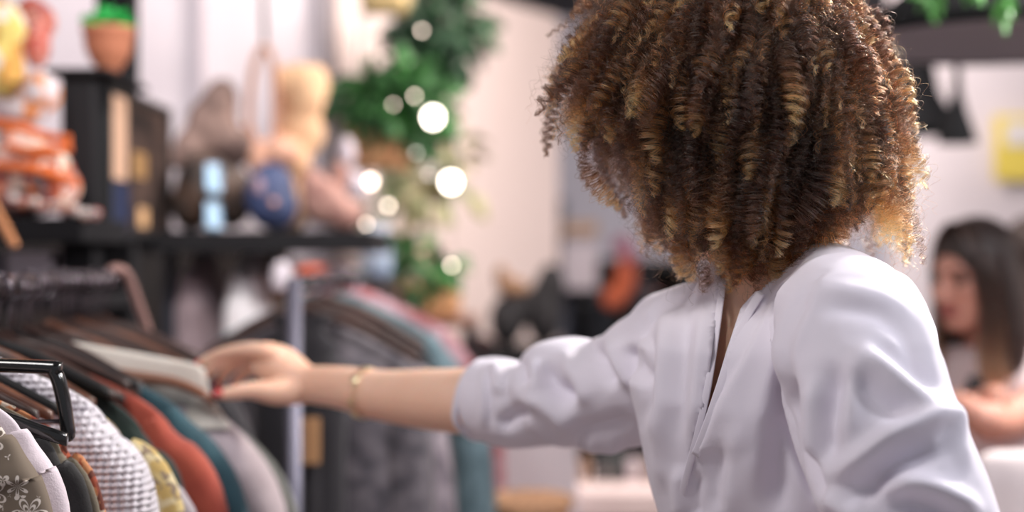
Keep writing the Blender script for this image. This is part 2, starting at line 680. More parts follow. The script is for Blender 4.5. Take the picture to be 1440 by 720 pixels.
def pd(lst):
    """(u, v, depth, radius) list -> points, radii"""
    return [P(u, v, d) for u, v, d, r in lst], [r for *_, r in lst]


near_arm = [(1180, 440, 1.37, .052), (1200, 520, 1.31, .050), (1235, 620, 1.28, .046), (1285, 740, 1.26, .042), (1310, 830, 1.26, .038),
            (1250, 880, 1.20, .036), (1160, 925, 1.13, .030), (1090, 960, 1.07, .025)]
far_arm = [(437, 541, 2.03, .0265), (480, 545, 2.005, .030), (540, 556, 1.965, .0355), (600, 561, 1.925, .0415), (655, 564, 1.885, .0445),
           (700, 563, 1.855, .0430), (740, 558, 1.82, .038), (810, 548, 1.76, .037), (880, 535, 1.70, .044), (950, 500, 1.63, .044)]
b = MB()
b.loft(torso_st(0, 0), 32)
b.tube([(.266, 1.497, 1.39), (.262, 1.50, 1.45), (.262, 1.505, 1.51), (.262, 1.51, 1.56)], [.060, .053, .052, .05], sub=3)
b.tube([P(1130, 410, 1.47), P(1185, 430, 1.37)], [.04, .045], sub=3, round_ends=True)
b.tube([P(1040, 445, 1.53), P(950, 475, 1.64)], [.032, .040], sub=3, round_ends=True)
head_blobs(b, HC, hf, hs, hu)
b.tube(*pd(near_arm), sub=4, round_ends=True)
b.tube(*pd(far_arm), sub=4, round_ends=True, n=20)
# reaching hand, back of the hand up, thumb towards the shop's front
palm = [(440, 541, 2.03, .0255), (415, 534, 2.04, .0285), (392, 521, 2.05, .030), (368, 508, 2.062, .0235)]
b.tube(*pd(palm), sub=4, round_ends=True, n=18)
b.tube(*pd([(425, 528, 2.055, .02), (400, 505, 2.065, .019), (372, 493, 2.05, .0135)]), sub=4, round_ends=True)
FING = {
    'index': [(385, 500, 2.040, .0145), (360, 492, 2.035, .0118), (324, 494, 2.045, .0098), (300, 502, 2.055, .0086), (283, 511, 2.06, .0072)],
    'middle': [(382, 502, 2.06, .0135), (358, 494, 2.065, .0115), (320, 503, 2.080, .0095), (300, 517, 2.085, .0085), (291, 530, 2.08, .0072)],
    'ring': [(385, 508, 2.08, .013), (362, 502, 2.085, .011), (330, 514, 2.105, .0092), (313, 528, 2.108, .0082), (307, 541, 2.10, .007)],
    'little': [(392, 515, 2.095, .012), (370, 512, 2.105, .0098), (346, 524, 2.122, .0082), (333, 535, 2.125, .0075), (328, 545, 2.12, .0064)],
    'thumb': [(425, 548, 2.025, .021), (388, 552, 2.008, .0185), (355, 549, 1.995, .0125), (330, 552, 1.988, .0105), (311, 555, 1.985, .0085)],
}
for nm, st in FING.items():
    b.tube(*pd(st), sub=4, round_ends=True, n=14)
# other hand hangs in front, below the picture
hw = P(1090, 960, 1.07)
for k in range(5):
    o_ = SD * (.016 * (k - 2))
    b.tube([hw, hw + np.array([-.05, -.03, -.03]) + o_, hw + np.array([-.085, -.045, -.06]) + o_ * 1.2, hw + np.array([-.10, -.05, -.09]) + o_ * 1.2], [.018, .012, .0085, .007], sub=3, round_ends=True)
# legs and feet
for q in (-1, 1):
    hip = np.array([.345, 1.55, .90]) + SD * q * .085
    kn = hip + np.array([0, 0, -.43]) + ND * .01
    an = np.array([hip[0] + .01, hip[1] + .01, .09]) - ND * .02
    b.tube([hip, (hip + kn) / 2, kn, (kn * .6 + an * .4), an], [.085, .072, .052, .050, .035], sub=3, round_ends=True)
    b.tube([an + np.array([0, 0, -.04]), an + ND * .08 - np.array([0, 0, .055]), an + ND * .16 - np.array([0, 0, .065])], [.038, .034, .024], sub=3, round_ends=True)
V, N, F = remesh(b, .0033, 3)
V = head_sculpt(V, HC, hf, hs, hu)
V, _n = V, N
off = np.array(woman.location)
body = link('body', mesh_data('body', V - off, F, M['skin']), woman)
face_parts(HC, hf, hs, hu, woman, mat('lips', (190, 90, 90), 0.4))
# red nails
for nm, st in FING.items():
    p1, p2 = P(*st[-1][:3]), P(*st[-2][:3])
    t = (p1 - p2) / np.linalg.norm(p1 - p2)
    r = st[-1][3]
    outw = np.array([0, -.35, 1.0]) if nm != 'thumb' else np.array([-.1, -.75, .62])
    outw = outw - t * outw.dot(t); outw /= np.linalg.norm(outw)
    sd = np.cross(t, outw)
    nb = MB()
    nb.ellipsoid(p1 + t * r * .25 + outw * r * .62, (r * 1.25, r * .72, r * .42), 14, 8, R=np.stack([t, sd, outw]))
    nb.build('fingernail', M['nail'], woman)

# bracelet: thin chain with round plates, round the wrist
ax = P(516, 553, 1.98)
t = (P(540, 556, 1.965) - P(480, 545, 2.005)); t /= np.linalg.norm(t)
up_ = np.array([0, 0, 1.0]); up_ -= t * up_.dot(t); up_ /= np.linalg.norm(up_)
sd_ = np.cross(t, up_)
if sd_[1] > 0:
    sd_ = -sd_
br = MB()
ring = [ax + (up_ * math.cos(a) + sd_ * math.sin(a)) * .0355 + t * .003 * math.sin(a) for a in np.linspace(0, 2 * PI, 48, endpoint=False)]
br.tube(ring, .0011, 8, closed=True)
m_gold = mat('gold', (246, 230, 190), 0.32, 1.0)
br2 = br.build('bracelet', m_gold, woman)
for a in (0.30, 0.95, 1.9, 2.5):
    nrm = up_ * math.cos(a) + sd_ * math.sin(a)
    c = ax + nrm * .0372
    tt = -up_ * math.sin(a) + sd_ * math.cos(a)
    pb_ = MB().ellipsoid(c, (.0080, .0068, .0016), 16, 8, R=np.stack([tt, t, nrm]))
    pb_.build('round_plate', m_gold, woman)

# ---- the shirt
def step(V, N, line, amp, w, reach):
    """a sharp overlap: the cloth on the right of the line lies higher and eases off"""
    u, v = proj(V)
    toc = np.array([0, 0, CAMZ]) - V
    fr = np.clip((N * toc).sum(1) * 4, 0, 1)
    pts = np.array(line, float)
    pts = pts[np.argsort(pts[:, 1])]
    xl = np.interp(v, pts[:, 1], pts[:, 0])
    t = np.clip(np.minimum((v - pts[0, 1] + 14) / 28, (pts[-1, 1] + 6 - v) / 24), 0, 1)
    sd = (u - xl) * .8
    k = 1 / (1 + np.exp(-sd / w * 2)) * np.clip(1 - sd / reach, 0, 1)
    return V + N * (amp * k * t * fr * (V[:, 1] < 1.6))[:, None]


s = MB()
s.loft([((x + .004, y, z), SD * (a + .018), ND * (b_ + .026)) for z, x, y, a, b_ in torso if z < 1.32] + [((.272, 1.495, 1.355), SD * .160, ND * .118)] + [((.270, 1.495, 1.385), SD * .125, ND * .095), ((.268, 1.496, 1.402), SD * .085, ND * .075)], 40)
s.loft([((.27, 1.495, 1.38), SD * .10, ND * .085), ((.268, 1.497, 1.42), SD * .075, ND * .072), ((.272, 1.503, 1.445), SD * .062, ND * .064), ((.276, 1.508, 1.462), SD * .06, ND * .062)], 28)
near_sl = [(1180, 440, 1.385, .062), (1195, 465, 1.34, .067), (1212, 540, 1.30, .0765), (1235, 620, 1.275, .0765), (1275, 705, 1.25, .072), (1310, 800, 1.25, .066),
           (1290, 860, 1.23, .06), (1220, 895, 1.17, .055)]
s.tube(*pd(near_sl), sub=5, n=28, round_ends=True)
s.tube([P(1105, 405, 1.49), P(1160, 412, 1.43), P(1200, 440, 1.37)], [.042, .051, .058], sub=4, n=24, round_ends=True)
s.tube([P(1215, 405, 1.46), P(1232, 440, 1.45), P(1240, 520, 1.46)], [.034, .05, .06], sub=4, n=24, round_ends=True)
far_sl = [(672, 562, 1.872, .0515), (690, 562, 1.86, .0560), (722, 568, 1.83, .0590), (752, 566, 1.81, .0570), (766, 563, 1.80, .0575), (782, 555, 1.785, .0680), (806, 551, 1.765, .0690), (836, 557, 1.745, .0655),
          (862, 552, 1.725, .0690), (890, 543, 1.70, .0710), (920, 525, 1.67, .0750), (950, 502, 1.635, .072), (985, 475, 1.59, .066)]
s.tube(*pd(far_sl), sub=5, n=28, round_ends=False)
s.tube([P(1050, 437, 1.515), P(990, 452, 1.575), P(942, 474, 1.645)], [.050, .047, .055], sub=4, n=24, round_ends=True)
V, N, F = remesh(s, .0036, 12)
folds = [
    # near shoulder and sleeve
    ([(1133, 430), (1172, 410), (1239, 418), (1283, 446), (1308, 492), (1324, 545)], 0.0048, 13),
    ([(1146, 448), (1180, 434), (1232, 440), (1268, 468), (1288, 508), (1302, 550)], -0.0054, 13),
    ([(1178, 500), (1170, 550), (1160, 610), (1160, 668)], -0.0144, 19),
    ([(1210, 470), (1200, 540), (1192, 600), (1190, 640)], 0.0072, 18),
    ([(1150, 684), (1205, 650), (1268, 606), (1330, 590), (1354, 630)], 0.0156, 16),
    ([(1180, 705), (1222, 684), (1262, 652), (1300, 634), (1340, 626)], -0.0144, 15),
    ([(1200, 480), (1262, 535), (1335, 596)], 0.0102, 16),
    ([(1218, 470), (1284, 522), (1332, 566)], -0.0060, 14),
    ([(1190, 520), (1238, 566), (1290, 594)], -0.0084, 15),
    ([(1108, 490), (1104, 553), (1119, 631), (1144, 675), (1176, 722)], -0.0228, 11),
    ([(1152, 395), (1124, 445), (1108, 500), (1106, 540)], -0.0060, 9),
    ([(1124, 660), (1142, 620), (1146, 570), (1150, 520)], 0.0096, 17),
    ([(1140, 690), (1184, 708), (1215, 735), (1228, 765)], 0.0132, 14),
    ([(1218, 694), (1283, 680), (1345, 702), (1390, 734)], 0.0132, 14),
    ([(1245, 716), (1300, 714), (1350, 742)], -0.0120, 13),
    ([(1318, 540), (1336, 580), (1350, 625), (1362, 670)], 0.0060, 11),
    ([(1255, 370), (1290, 430), (1318, 500)], 0.0042, 11),
    # chest
    ([(1125, 430), (1090, 540), (1062, 660), (1050, 740)], 0.0072, 20),
    ([(1104, 520), (1094, 600), (1094, 690), (1098, 740)], -0.0130, 18),
    ([(1052, 570), (1036, 640), (1026, 740)], 0.0058, 17),
    ([(1022, 610), (1006, 665), (1000, 740)], -0.0065, 14),
    ([(948, 415), (934, 500), (932, 570), (950, 650)], 0.0080, 17),
    ([(970, 410), (956, 500), (951, 580), (958, 650)], -0.0080, 13),
    ([(993, 410), (986, 500), (976, 580), (964, 650)], 0.0065, 12),
    ([(915, 560), (928, 620), (935, 700)], 0.0072, 13),
    ([(962, 650), (956, 690), (960, 740)], 0.0072, 12),
    ([(978, 655), (974, 700), (980, 740)], -0.0072, 11),
    # far sleeve
    ([(758, 500), (768, 524), (783, 545), (822, 564)], -0.0169, 13),
    ([(785, 488), (802, 515), (818, 545), (826, 580)], 0.0104, 15),
    ([(698, 606), (722, 586), (748, 572)], -0.0130, 12),
    ([(720, 566), (752, 562), (784, 584), (816, 622)], 0.0117, 14),
    ([(835, 476), (841, 500), (852, 525), (870, 548)], -0.0143, 11),
    ([(856, 466), (866, 500), (884, 530), (908, 550)], 0.0104, 12),
    ([(880, 482), (894, 518), (912, 544)], -0.0117, 12),
    ([(694, 504), (700, 530), (704, 560)], 0.0078, 12),
    ([(731, 496), (734, 522), (740, 548)], -0.0104, 10),
    ([(750, 498), (752, 530), (756, 556)], 0.0078, 11),
    ([(681, 510), (679, 560), (681, 612)], 0.0046, 5),
    ([(690, 508), (688, 560), (691, 614)], -0.0046, 5),
    ([(780, 604), (805, 607), (850, 600), (900, 588)], -0.0104, 15),
    ([(810, 624), (845, 638), (884, 628)], 0.0091, 13),
    ([(905, 435), (914, 500), (911, 560), (905, 615)], -0.0091, 11),
]
V = sculpt(V, N, folds)
V = step(V, N, [(1092, 400), (1080, 435), (1050, 500), (1016, 560), (976, 646)], .0075, 4, 60)
V = step(V, N, [(1165, 385), (1150, 400), (1122, 440), (1106, 490)], .004, 5, 40)
N = vnormals(V, F)
V = V + N * (vnoise(V, 55, 3) * .0016 + vnoise(V, 110, 4) * .0006)[:, None]
# front opening and neck opening: drop the cloth inside the outline, slide the rim on to it
cut = np.array([(1013, 380), (1010, 420), (1004, 470), (996, 540), (984, 600), (972, 645), (984, 615), (1000, 565), (1022, 492), (1042, 432), (1062, 410), (1100, 380), (1140, 345), (1150, 300), (1010, 300)], float)


def in_poly(u, v, poly):
    ins = np.zeros(len(u), bool)
    j = len(poly) - 1
    for i in range(len(poly)):
        xi, yi = poly[i]; xj, yj = poly[j]
        c = ((yi > v) != (yj > v)) & (u < (xj - xi) * (v - yi) / (yj - yi + 1e-12) + xi)
        ins ^= c
        j = i
    return ins


u_, v_ = proj(V)
N = vnormals(V, F)
toc = np.array([0, 0, CAMZ]) - V
front = (N * toc).sum(1) > 0
axis_x = np.interp(V[:, 2], [1.2, 1.5], [.30, .268])
drop = in_poly(u_, v_, cut) & front & (V[:, 1] < 1.56)
# sleeve end is open too
ce = P(672, 562, 1.872)
tdir = P(722, 568, 1.83) - ce
tdir /= np.linalg.norm(tdir)
drop |= (((V - ce) @ tdir) < .0035) & (V[:, 0] < 0)
# bottom hem and neck top
drop |= V[:, 2] < .915
drop |= (np.hypot(V[:, 0] - .276, V[:, 1] - 1.508) < .056) & (V[:, 2] > 1.44)
keepF, rim = [], set()
for f in F:
    dd = [drop[i] for i in f]
    if not any(dd):
        keepF.append(f)
    elif not all(dd):
        rim.update(i for i in f if not drop[i])
rim = np.array(sorted(rim))
pl = cut[:11]
for i in rim:
    if V[i, 2] < 1.05 or u_[i] < 930 or not front[i]:
        continue
    best, bp = 1e9, None
    for k in range(len(pl) - 1):
        a, b_ = pl[k], pl[k + 1]
        ab = b_ - a
        t = np.clip(((u_[i] - a[0]) * ab[0] + (v_[i] - a[1]) * ab[1]) / (ab @ ab), 0, 1)
        q = a + ab * t
        d = math.hypot(u_[i] - q[0], v_[i] - q[1])
        if d < best:
            best, bp = d, q
    if best < 9:
        V[i] = P(bp[0], bp[1], V[i, 1])
used = sorted({i for f in keepF for i in f})
remap = {i: k for k, i in enumerate(used)}
Fs = [[remap[i] for i in f] for f in keepF]
Vs = V[used]
shirt = link('shirt', mesh_data('shirt', Vs - off, Fs, M['shirt']), woman)
sm = shirt.modifiers.new('thickness', 'SOLIDIFY')
sm.thickness = .0011
sm.offset = -1
US, VS2 = proj(Vs)


def on_shirt(u, v, lift=.001):
    """a point just over the shirt's near surface seen at u, v"""
    d2 = (US - u) ** 2 + (VS2 - v) ** 2
    k = np.argsort(d2)[:60]
    k = k[d2[k] < 150]
    if len(k) == 0:
        k = np.argsort(d2)[:3]
    y = np.min(Vs[k, 1])
    near_ = k[Vs[k, 1] < y + .03]
    return P(u, v, Vs[near_, 1].mean() - lift)


def strip(name, line, w, thick, m, parent, lift=.0015):
    """a flat sewn band following the cloth along a line"""
    pts = np.array(line, float)
    pts, _ = smooth_path(pts, np.zeros(len(pts)), 6)
    Pn = np.array([on_shirt(a, b_, lift) for a, b_ in pts])
    for _ in range(40):
        Pn[1:-1] = Pn[1:-1] * .5 + (Pn[:-2] + Pn[2:]) * .25
    T = np.gradient(Pn, axis=0); T /= np.linalg.norm(T, axis=1)[:, None]
    mb = MB()
    st = []
    for i in range(len(Pn)):
        toc_ = np.array([0, 0, CAMZ]) - Pn[i]; toc_ /= np.linalg.norm(toc_)
        toc_ = toc_ * .6 + ND * .4
        a = np.cross(T[i], toc_); a /= np.linalg.norm(a)
        n_ = np.cross(a, T[i])
        st.append((Pn[i], a * w / 2, n_ * thick / 2))
    mb.loft(st, 12, power=.5)
    return mb.build(name, m, parent)


# bands of the opening and the standing collar
strip('placket', [(1017, 392), (1011, 440), (1003, 500), (995, 550), (985, 598), (974, 640), (962, 676), (955, 716), (952, 760)], .0075, .0026, M['shirt'], woman, .0026)
strip('placket', [(1070, 412), (1049, 440), (1030, 490), (1008, 560), (990, 612), (978, 640)], .0090, .0026, M['shirt'], woman, .0026)
cr = MB()
ee = ce + tdir * .0130
u1 = np.array([0, 0, 1.0]); u1 -= tdir * u1.dot(tdir); u1 /= np.linalg.norm(u1)
u2 = np.cross(tdir, u1)
ring = []
for a in np.linspace(0, 2 * PI, 60, endpoint=False):
    rr = .0500 + .0016 * math.sin(3 * a + 1) + .001 * math.sin(7 * a)
    ring.append(ee + (u1 * math.cos(a) + u2 * math.sin(a)) * rr + tdir * (.004 * math.sin(2 * a + .6) - .004))
cr.tube(ring, .0042, 10, closed=True)
cr.build('cuff', M['shirt'], woman)
cb = MB()
Vc, Fc = [], []
na = 40
for j in range(6):
    for i in range(na):
        a = -2.35 + 4.7 * i / (na - 1)
        rr = .066 + .004 * j / 5 + .002 * math.sin(a * 7 + j * .3)
        dirv = -ND * math.cos(a) + SD * math.sin(a)
        c = np.array([.277, 1.508, 1.425 + .0105 * j]) + dirv * rr
        c[2] += .006 * math.cos(a) - .02 * (1 - math.cos(a)) + .002 * math.sin(a * 5)
        Vc.append(c)
for j in range(5):
    for i in range(na - 1):
        Fc.append([j * na + i, j * na + i + 1, (j + 1) * na + i + 1, (j + 1) * na + i])
col_ = link('collar', mesh_data('collar', np.array(Vc) - off, Fc, M['shirt']), woman)
cm = col_.modifiers.new('t', 'SOLIDIFY'); cm.thickness = .003

# trousers, below the picture
tb = MB()
tb.loft([((.345, 1.55, .80), SD * .185, ND * .14), ((.345, 1.55, .9), SD * .182, ND * .134), ((.337, 1.54, .985), SD * .162, ND * .118)], 32)
for q in (-1, 1):
    hip = np.array([.345, 1.55, .86]) + SD * q * .088
    an = np.array([hip[0] + .01, hip[1] + .01, .10]) - ND * .02
    tb.tube([hip, hip * .5 + an * .5, an], [.098, .08, .062], n=24, sub=4)
Vt, Nt, Ft = remesh(tb, .008, 4)
link('trousers', mesh_data('trousers', Vt - off, Ft, mat('denim_dark', (44, 48, 66), .8, bump=.3, bscale=500)), woman)

# ---- the curly hair
OUT = np.array([(760, 150), (764, 100), (788, 52), (828, 5), (880, -38), (960, -72), (1040, -84), (1110, -70), (1170, -32), (1213, 20), (1243, 75), (1264, 130), (1277, 200), (1275, 260), (1270, 320),
                (1290, 398), (1268, 405), (1232, 352), (1195, 345), (1150, 352), (1112, 395), (1085, 434), (1045, 436), (1000, 420), (960, 408), (935, 388), (906, 386), (893, 325), (872, 290), (858, 252), (846, 222), (805, 226), (775, 216), (762, 182)], float)
HCU, HCV, HD = 1040.0, 190.0, 1.50
pxm = HD / FPX
ox, oy = (OUT[:, 0] - HCU) * pxm, -(OUT[:, 1] - HCV) * pxm
oth = np.arctan2(oy, ox)
orr = np.hypot(ox, oy)
od = np.argsort(oth)
oth, orr = oth[od], orr[od]


def Rth(th):
    th = (th + PI) % (2 * PI) - PI
    return np.interp(th, np.concatenate([[oth[-1] - 2 * PI], oth, [oth[0] + 2 * PI]]), np.concatenate([[orr[-1]], orr, [orr[0]]]))


HCC = np.array([(HCU - 720) * pxm, HD, CAMZ - (HCV - 360) * pxm])
DEP = .150


def env(q, sc=1.0):
    """unit direction (right, away, up) -> a point on the hair's outer surface"""
    th = np.arctan2(q[:, 2], q[:, 0])
    c = np.hypot(q[:, 0], q[:, 2])
    R = Rth(th)
    dp = np.where(q[:, 1] > 0, .135, DEP)
    loc = np.stack([np.cos(th) * c * R, q[:, 1] * dp, np.sin(th) * c * R], 1)
    return HCC + loc * (sc if np.isscalar(sc) else np.asarray(sc)[:, None])


def slerp(a, b, t):
    t = np.asarray(t).reshape(-1, 1)
    d = np.clip((a * b).sum(1), -.999, .999)[:, None]
    w = np.arccos(d)
    return (np.sin((1 - t) * w) * a + np.sin(t * w) * b) / np.sin(w)


def unit_in_outline(n, front_share):
    """directions spread evenly over the outline as seen, front or back of the head"""
    out = []
    while len(out) < n:
        th = RNG.uniform(-PI, PI); r = math.sqrt(RNG.random())
        R = float(Rth(np.array([th]))[0])
        if RNG.random() > (R / orr.max()) ** 2:
            continue
        y = math.sqrt(max(0, 1 - r * r)) * (-1 if RNG.random() < front_share else 1)
        out.append((math.cos(th) * r, y, math.sin(th) * r))
    return np.array(out)


def bezier(P0, P1, P2, P3, K):
    t = np.linspace(0, 1, K)[None, :, None]
    return ((1 - t) ** 3) * P0[:, None] + 3 * ((1 - t) ** 2) * t * P1[:, None] + 3 * (1 - t) * t * t * P2[:, None] + t ** 3 * P3[:, None]


def frames(C):
    T = np.gradient(C, axis=1)
    T /= np.linalg.norm(T, axis=2, keepdims=True) + 1e-9
    A = np.cross(T, np.array([0.31, 0.2, 0.93])[None, None])
    A /= np.linalg.norm(A, axis=2, keepdims=True) + 1e-9
    B = np.cross(T, A)
    return T, A, B


crown = np.array([0.12, -.05, .99]); crown /= np.linalg.norm(crown)


def guides(q, end_sc, K):
    n = len(q)
    kc = np.repeat(crown[None], n, 0)
    ang_ = np.arccos(np.clip((q * kc).sum(1), -1, 1))
    back = np.clip(.52 / (ang_ + 1e-3), 0, .55)              # the curl's last hand-width lies along the surface
    mid = slerp(q, kc, back * RNG.uniform(.7, 1.2, n))
    root = slerp(q, kc, RNG.uniform(.45, .75, n))
    P0 = HCC + np.array([0, 0, .0]) + root * np.array([.082, .078, .098])
    P2 = env(mid, end_sc * 1.0)
    P1 = P0 * .45 + env(slerp(root, mid, np.full(n, .4)), end_sc * .97) * .55
    P3 = env(q, end_sc)
    return bezier(P0, P1, P2, P3, K)


hb_dirs = []
hb = MB().ellipsoid((0, 0, 0), 1.0, 64, 48)
hv, hfc = hb.arr()
hvn = hv / (np.linalg.norm(hv, axis=1)[:, None] + 1e-9)
hbV = env(hvn, np.minimum(.76, .128 / (np.linalg.norm(env(hvn) - HCC, axis=1) + 1e-6)))
hbV = hbV + hvn * (vnoise(hvn, 14, 5) * .008)[:, None]
hair = link('hair', mesh_data('hair', hbV - off, hfc, M['hair_base']), woman)

def jitter(G, t, amp, seed):
    """slow random wander of each lock away from the neat path"""
    r = np.random.default_rng(seed)
    n = len(G)
    out = G.copy()
    for k in range(3):
        d = r.normal(size=(n, 3)); d /= np.linalg.norm(d, axis=1)[:, None]
        f = r.uniform(3, 11, (n, 1)); p = r.uniform(0, 6.28, (n, 1))
        out += d[:, None] * (np.sin(t * f + p) - np.sin(p))[..., None] * amp * np.clip(t * 1.6, 0, 1)[..., None] * .6
    return out


def locks(NC, K, NSTR, amp_r, pitch_r, len_r, seed_sc, gold_share, rad, spread, front=.68):
    q = unit_in_outline(NC, front)
    sc = 1.02 - RNG.random(NC) ** 1.2 * seed_sc
    G = guides(q, sc, K)
    tt = np.repeat(np.linspace(0, 1, K)[None], NC, 0)
    G = jitter(G, tt, .0085, int(NC))
    seg = np.linalg.norm(np.diff(G, axis=1), axis=2)
    arc = np.concatenate([np.zeros((NC, 1)), np.cumsum(seg, 1)], 1)
    L_ = arc[:, -1:]
    T_, A_, B_ = frames(G)
    amp = RNG.uniform(*amp_r, NC)
    pitch = RNG.uniform(*pitch_r, NC)
    ph0 = RNG.uniform(0, 2 * PI, NC)
    hand_ = RNG.choice([-1, 1], NC)
    tcl = arc / L_
    rl = RNG.uniform(*len_r, (NC, 1))                        # how much of the lock's end is a tidy ringlet
    dt = L_ - arc
    prof = np.clip((rl * 1.35 - dt) / (rl * .5), 0, 1); prof = prof * prof * (3 - 2 * prof)
    endt = np.clip(dt / .018, .35, 1)
    loose = 1 - prof
    gx = (G[:, -1, 0] - HCC[0]) / .17
    gz = (G[:, -1, 2] - HCC[2]) / .15
    gshare = gold_share + .30 * np.clip(gx - .25, 0, 1) + .15 * np.clip(-gx - .5, 0, 1) + .12 * np.clip(-gz, 0, 1)  # extra gold towards the right puts the backlight into the hair colour
    tone_c = np.where(RNG.random(NC) < gshare, RNG.uniform(.8, 1.25, NC), RNG.uniform(.0, .26, NC))
    allp, allr, allt = [], [], []
    for k in range(NSTR):
        stray = RNG.random((NC, 1)) < .22
        dph = RNG.normal(0, .16, NC)
        da = RNG.uniform(.78, 1.15, NC)[:, None] * np.where(stray, RNG.uniform(.6, 1.7, (NC, 1)), 1)
        ax_off = RNG.uniform(-.5, .5, NC) * .42
        pk = pitch[:, None] * np.where(stray, RNG.uniform(.8, 1.5, (NC, 1)), 1)
        ph = ph0[:, None] + dph[:, None] + hand_[:, None] * 2 * PI * (arc / pk + ax_off[:, None])
        a_ = amp[:, None] * da * (.28 * loose + prof) * endt * np.clip(tcl * 5, 0, 1)
        sp = RNG.normal(0, 1, (NC, 3))
        wf = RNG.uniform(180, 520, (NC, 1)); wp = RNG.uniform(0, 6.28, (NC, 1))
        wob = (.0010 + .0022 * loose) * np.sin(arc * wf + wp)
        wob2 = (.0008 + .0022 * loose) * np.sin(arc * wf * .77 + wp * 2)
        Pk = G + A_ * (np.cos(ph) * a_ + wob)[..., None] + B_ * (np.sin(ph) * a_ + wob2)[..., None] + sp[:, None] * (spread[0] * prof + spread[1] * loose)[..., None] * np.clip(tcl * 3, 0, 1)[..., None]
        allp.append(Pk)
        allr.append(np.repeat((rad * (1 - .4 * tcl[:1])), NC, 0) * RNG.uniform(.7, 1.2, (NC, 1)))
        allt.append(tone_c + RNG.normal(0, .10, NC))
    return np.concatenate(allp), np.concatenate(allr), np.concatenate(allt)


for nm_, args in (('ringlets', (620, 120, 26, (.0065, .0115), (.0085, .0135), (.030, .085), .26, .42, .00021, (.0010, .0040))),
                  ('ringlets', (900, 100, 12, (.0030, .0060), (.0070, .0110), (.020, .060), .22, .28, .00018, (.0010, .0045)))):
    Pk, Rk, Tk = locks(*args)
    hair_curves(nm_, Pk - off, None, Rk, M['curls'], None, Tk).parent = hair
# loose frizz
NF = 6500
K2 = 64
q = unit_in_outline(NF, .62)
sc = .90 + RNG.random(NF) * .13 + (RNG.random(NF) < .10) * RNG.random(NF) * .07
G2 = guides(q, sc, K2)
t2 = np.repeat(np.linspace(0, 1, K2)[None], NF, 0)
G2 = jitter(G2, t2, .010, 77)
T2, A2, B2 = frames(G2)
seg = np.linalg.norm(np.diff(G2, axis=1), axis=2)
arc2 = np.concatenate([np.zeros((NF, 1)), np.cumsum(seg, 1)], 1)
w1 = RNG.uniform(160, 620, (NF, 1)); w2 = RNG.uniform(60, 260, (NF, 1))
am = RNG.uniform(.002, .006, (NF, 1)) * np.clip(t2 * 2.2, 0, 1)
p1_, p2_, p3_ = [RNG.uniform(0, 6.28, (NF, 1)) for _ in range(3)]
P2_ = G2 + A2 * (am * (np.sin(arc2 * w1 + p1_) + .7 * np.sin(arc2 * w2 + p2_)))[..., None] + B2 * (am * (np.cos(arc2 * w1 + p1_) + .7 * np.sin(arc2 * w2 * 1.3 + p3_)))[..., None]
R2 = np.repeat(.00014 * (1 - .5 * t2[:1]), NF, 0)
gx2 = (G2[:, -1, 0] - HCC[0]) / .17
tone2 = np.clip(RNG.normal(.12, .25, NF) + .8 * np.clip(gx2 - .2, 0, 1), .0, 1.2)  # right side of the frizz coloured lighter for the backlight
hair_curves('frizz', P2_ - off, None, R2, M['curls'], None, tone2).parent = hair

# ------------------------------------------------------------------ clothes rack in front
RX, RZ = -.668, 1.412
rack = empty('clothes_rack', (RX, 1.6, 0), 'steel clothes rack the woman is browsing, end tube bent down beside the shelves', 'clothes rack')
MB().tube([(RX, .95, RZ), (RX, 2.36, RZ)], .0125, 16).build('rail', M['steel'], rack)
MB().tube([(RX, 2.34, RZ + .004), (RX + .004, 2.375, RZ + .016), (RX + .018, 2.40, RZ + .006), (RX + .034, 2.42, RZ - .05), (RX + .048, 2.435, RZ - .11), (RX + .06, 2.45, RZ - .25), (RX + .075, 2.46, .02)],
          .0085, 14, sub=6).build('end_post', M['copper_steel'], rack)
MB().tube([(RX, .97, RZ + .004), (RX + .004, .93, RZ - .02), (RX + .04, .90, RZ - .2), (RX + .07, .88, .02)], .0085, 14, sub=6).build('end_post', M['copper_steel'], rack)
MB().tube([(RX + .075, 2.46, .09), (RX + .07, .88, .09)], .0085, 12).build('base_bar', M['copper_steel'], rack)


def make_hanger(name, label, y, m, ztop=1.338, half=.215, drop=.085, w=.0065, group=None, tilt=0.0, rx=RX, hookm=None, rot=0.0, rz=RZ, zpath=None):
    t = empty(name, (rx, y, ztop), label, 'hanger', group)
    arm = MB()
    xs = np.linspace(-1, 1, 29)
    st = []
    for x in xs:
        a = abs(x)
        z = -drop * (1 - math.cos(a * PI * .62)) / (1 - math.cos(PI * .62)) + (.010 * max(0, 1 - a * 8))
        if zpath:
            z = float(np.interp(a * half, [q_[0] for q_ in zpath], [q_[1] for q_ in zpath]))
        h = .0125 * (1 - .45 * a)
        X = x * half
        st.append(((X * math.cos(rot), X * math.sin(rot) + .010 * a * a * tilt, z), (0, w, 0), (0, 0, h)))
    arm.loft(st, 12, power=.8)
    V_, F_ = arm.arr()
    link('arms', mesh_data('arms', V_, F_, m), t)
    hk = []
    gap = rz + .0125 + .002 - ztop
    r = .0165
    hk.append((0, 0, .005)); hk.append((0, 0, gap - 2 * r - .006))
    for a in np.linspace(-80, 200, 15):
        hk.append((r * math.cos(math.radians(a)) * 1.0, 0, gap - r + r * math.sin(math.radians(a))))
    h = MB().tube(hk, .0019, 8)
    V_, F_ = h.arr()
    link('hook', mesh_data('hook', V_, F_, hookm or M['hook']), t)
    return t


def dup(root, loc, label=None, group=None):
    r = root.copy()
    COL.objects.link(r)
    r.location = loc
    if label:
        r['label'] = label
    if group:
        r['group'] = group
    for ch in list(root.children):
        c = ch.copy()
        COL.objects.link(c)
        c.parent = r
        for g in ch.children:
            d = g.copy(); COL.objects.link(d); d.parent = c
    return r


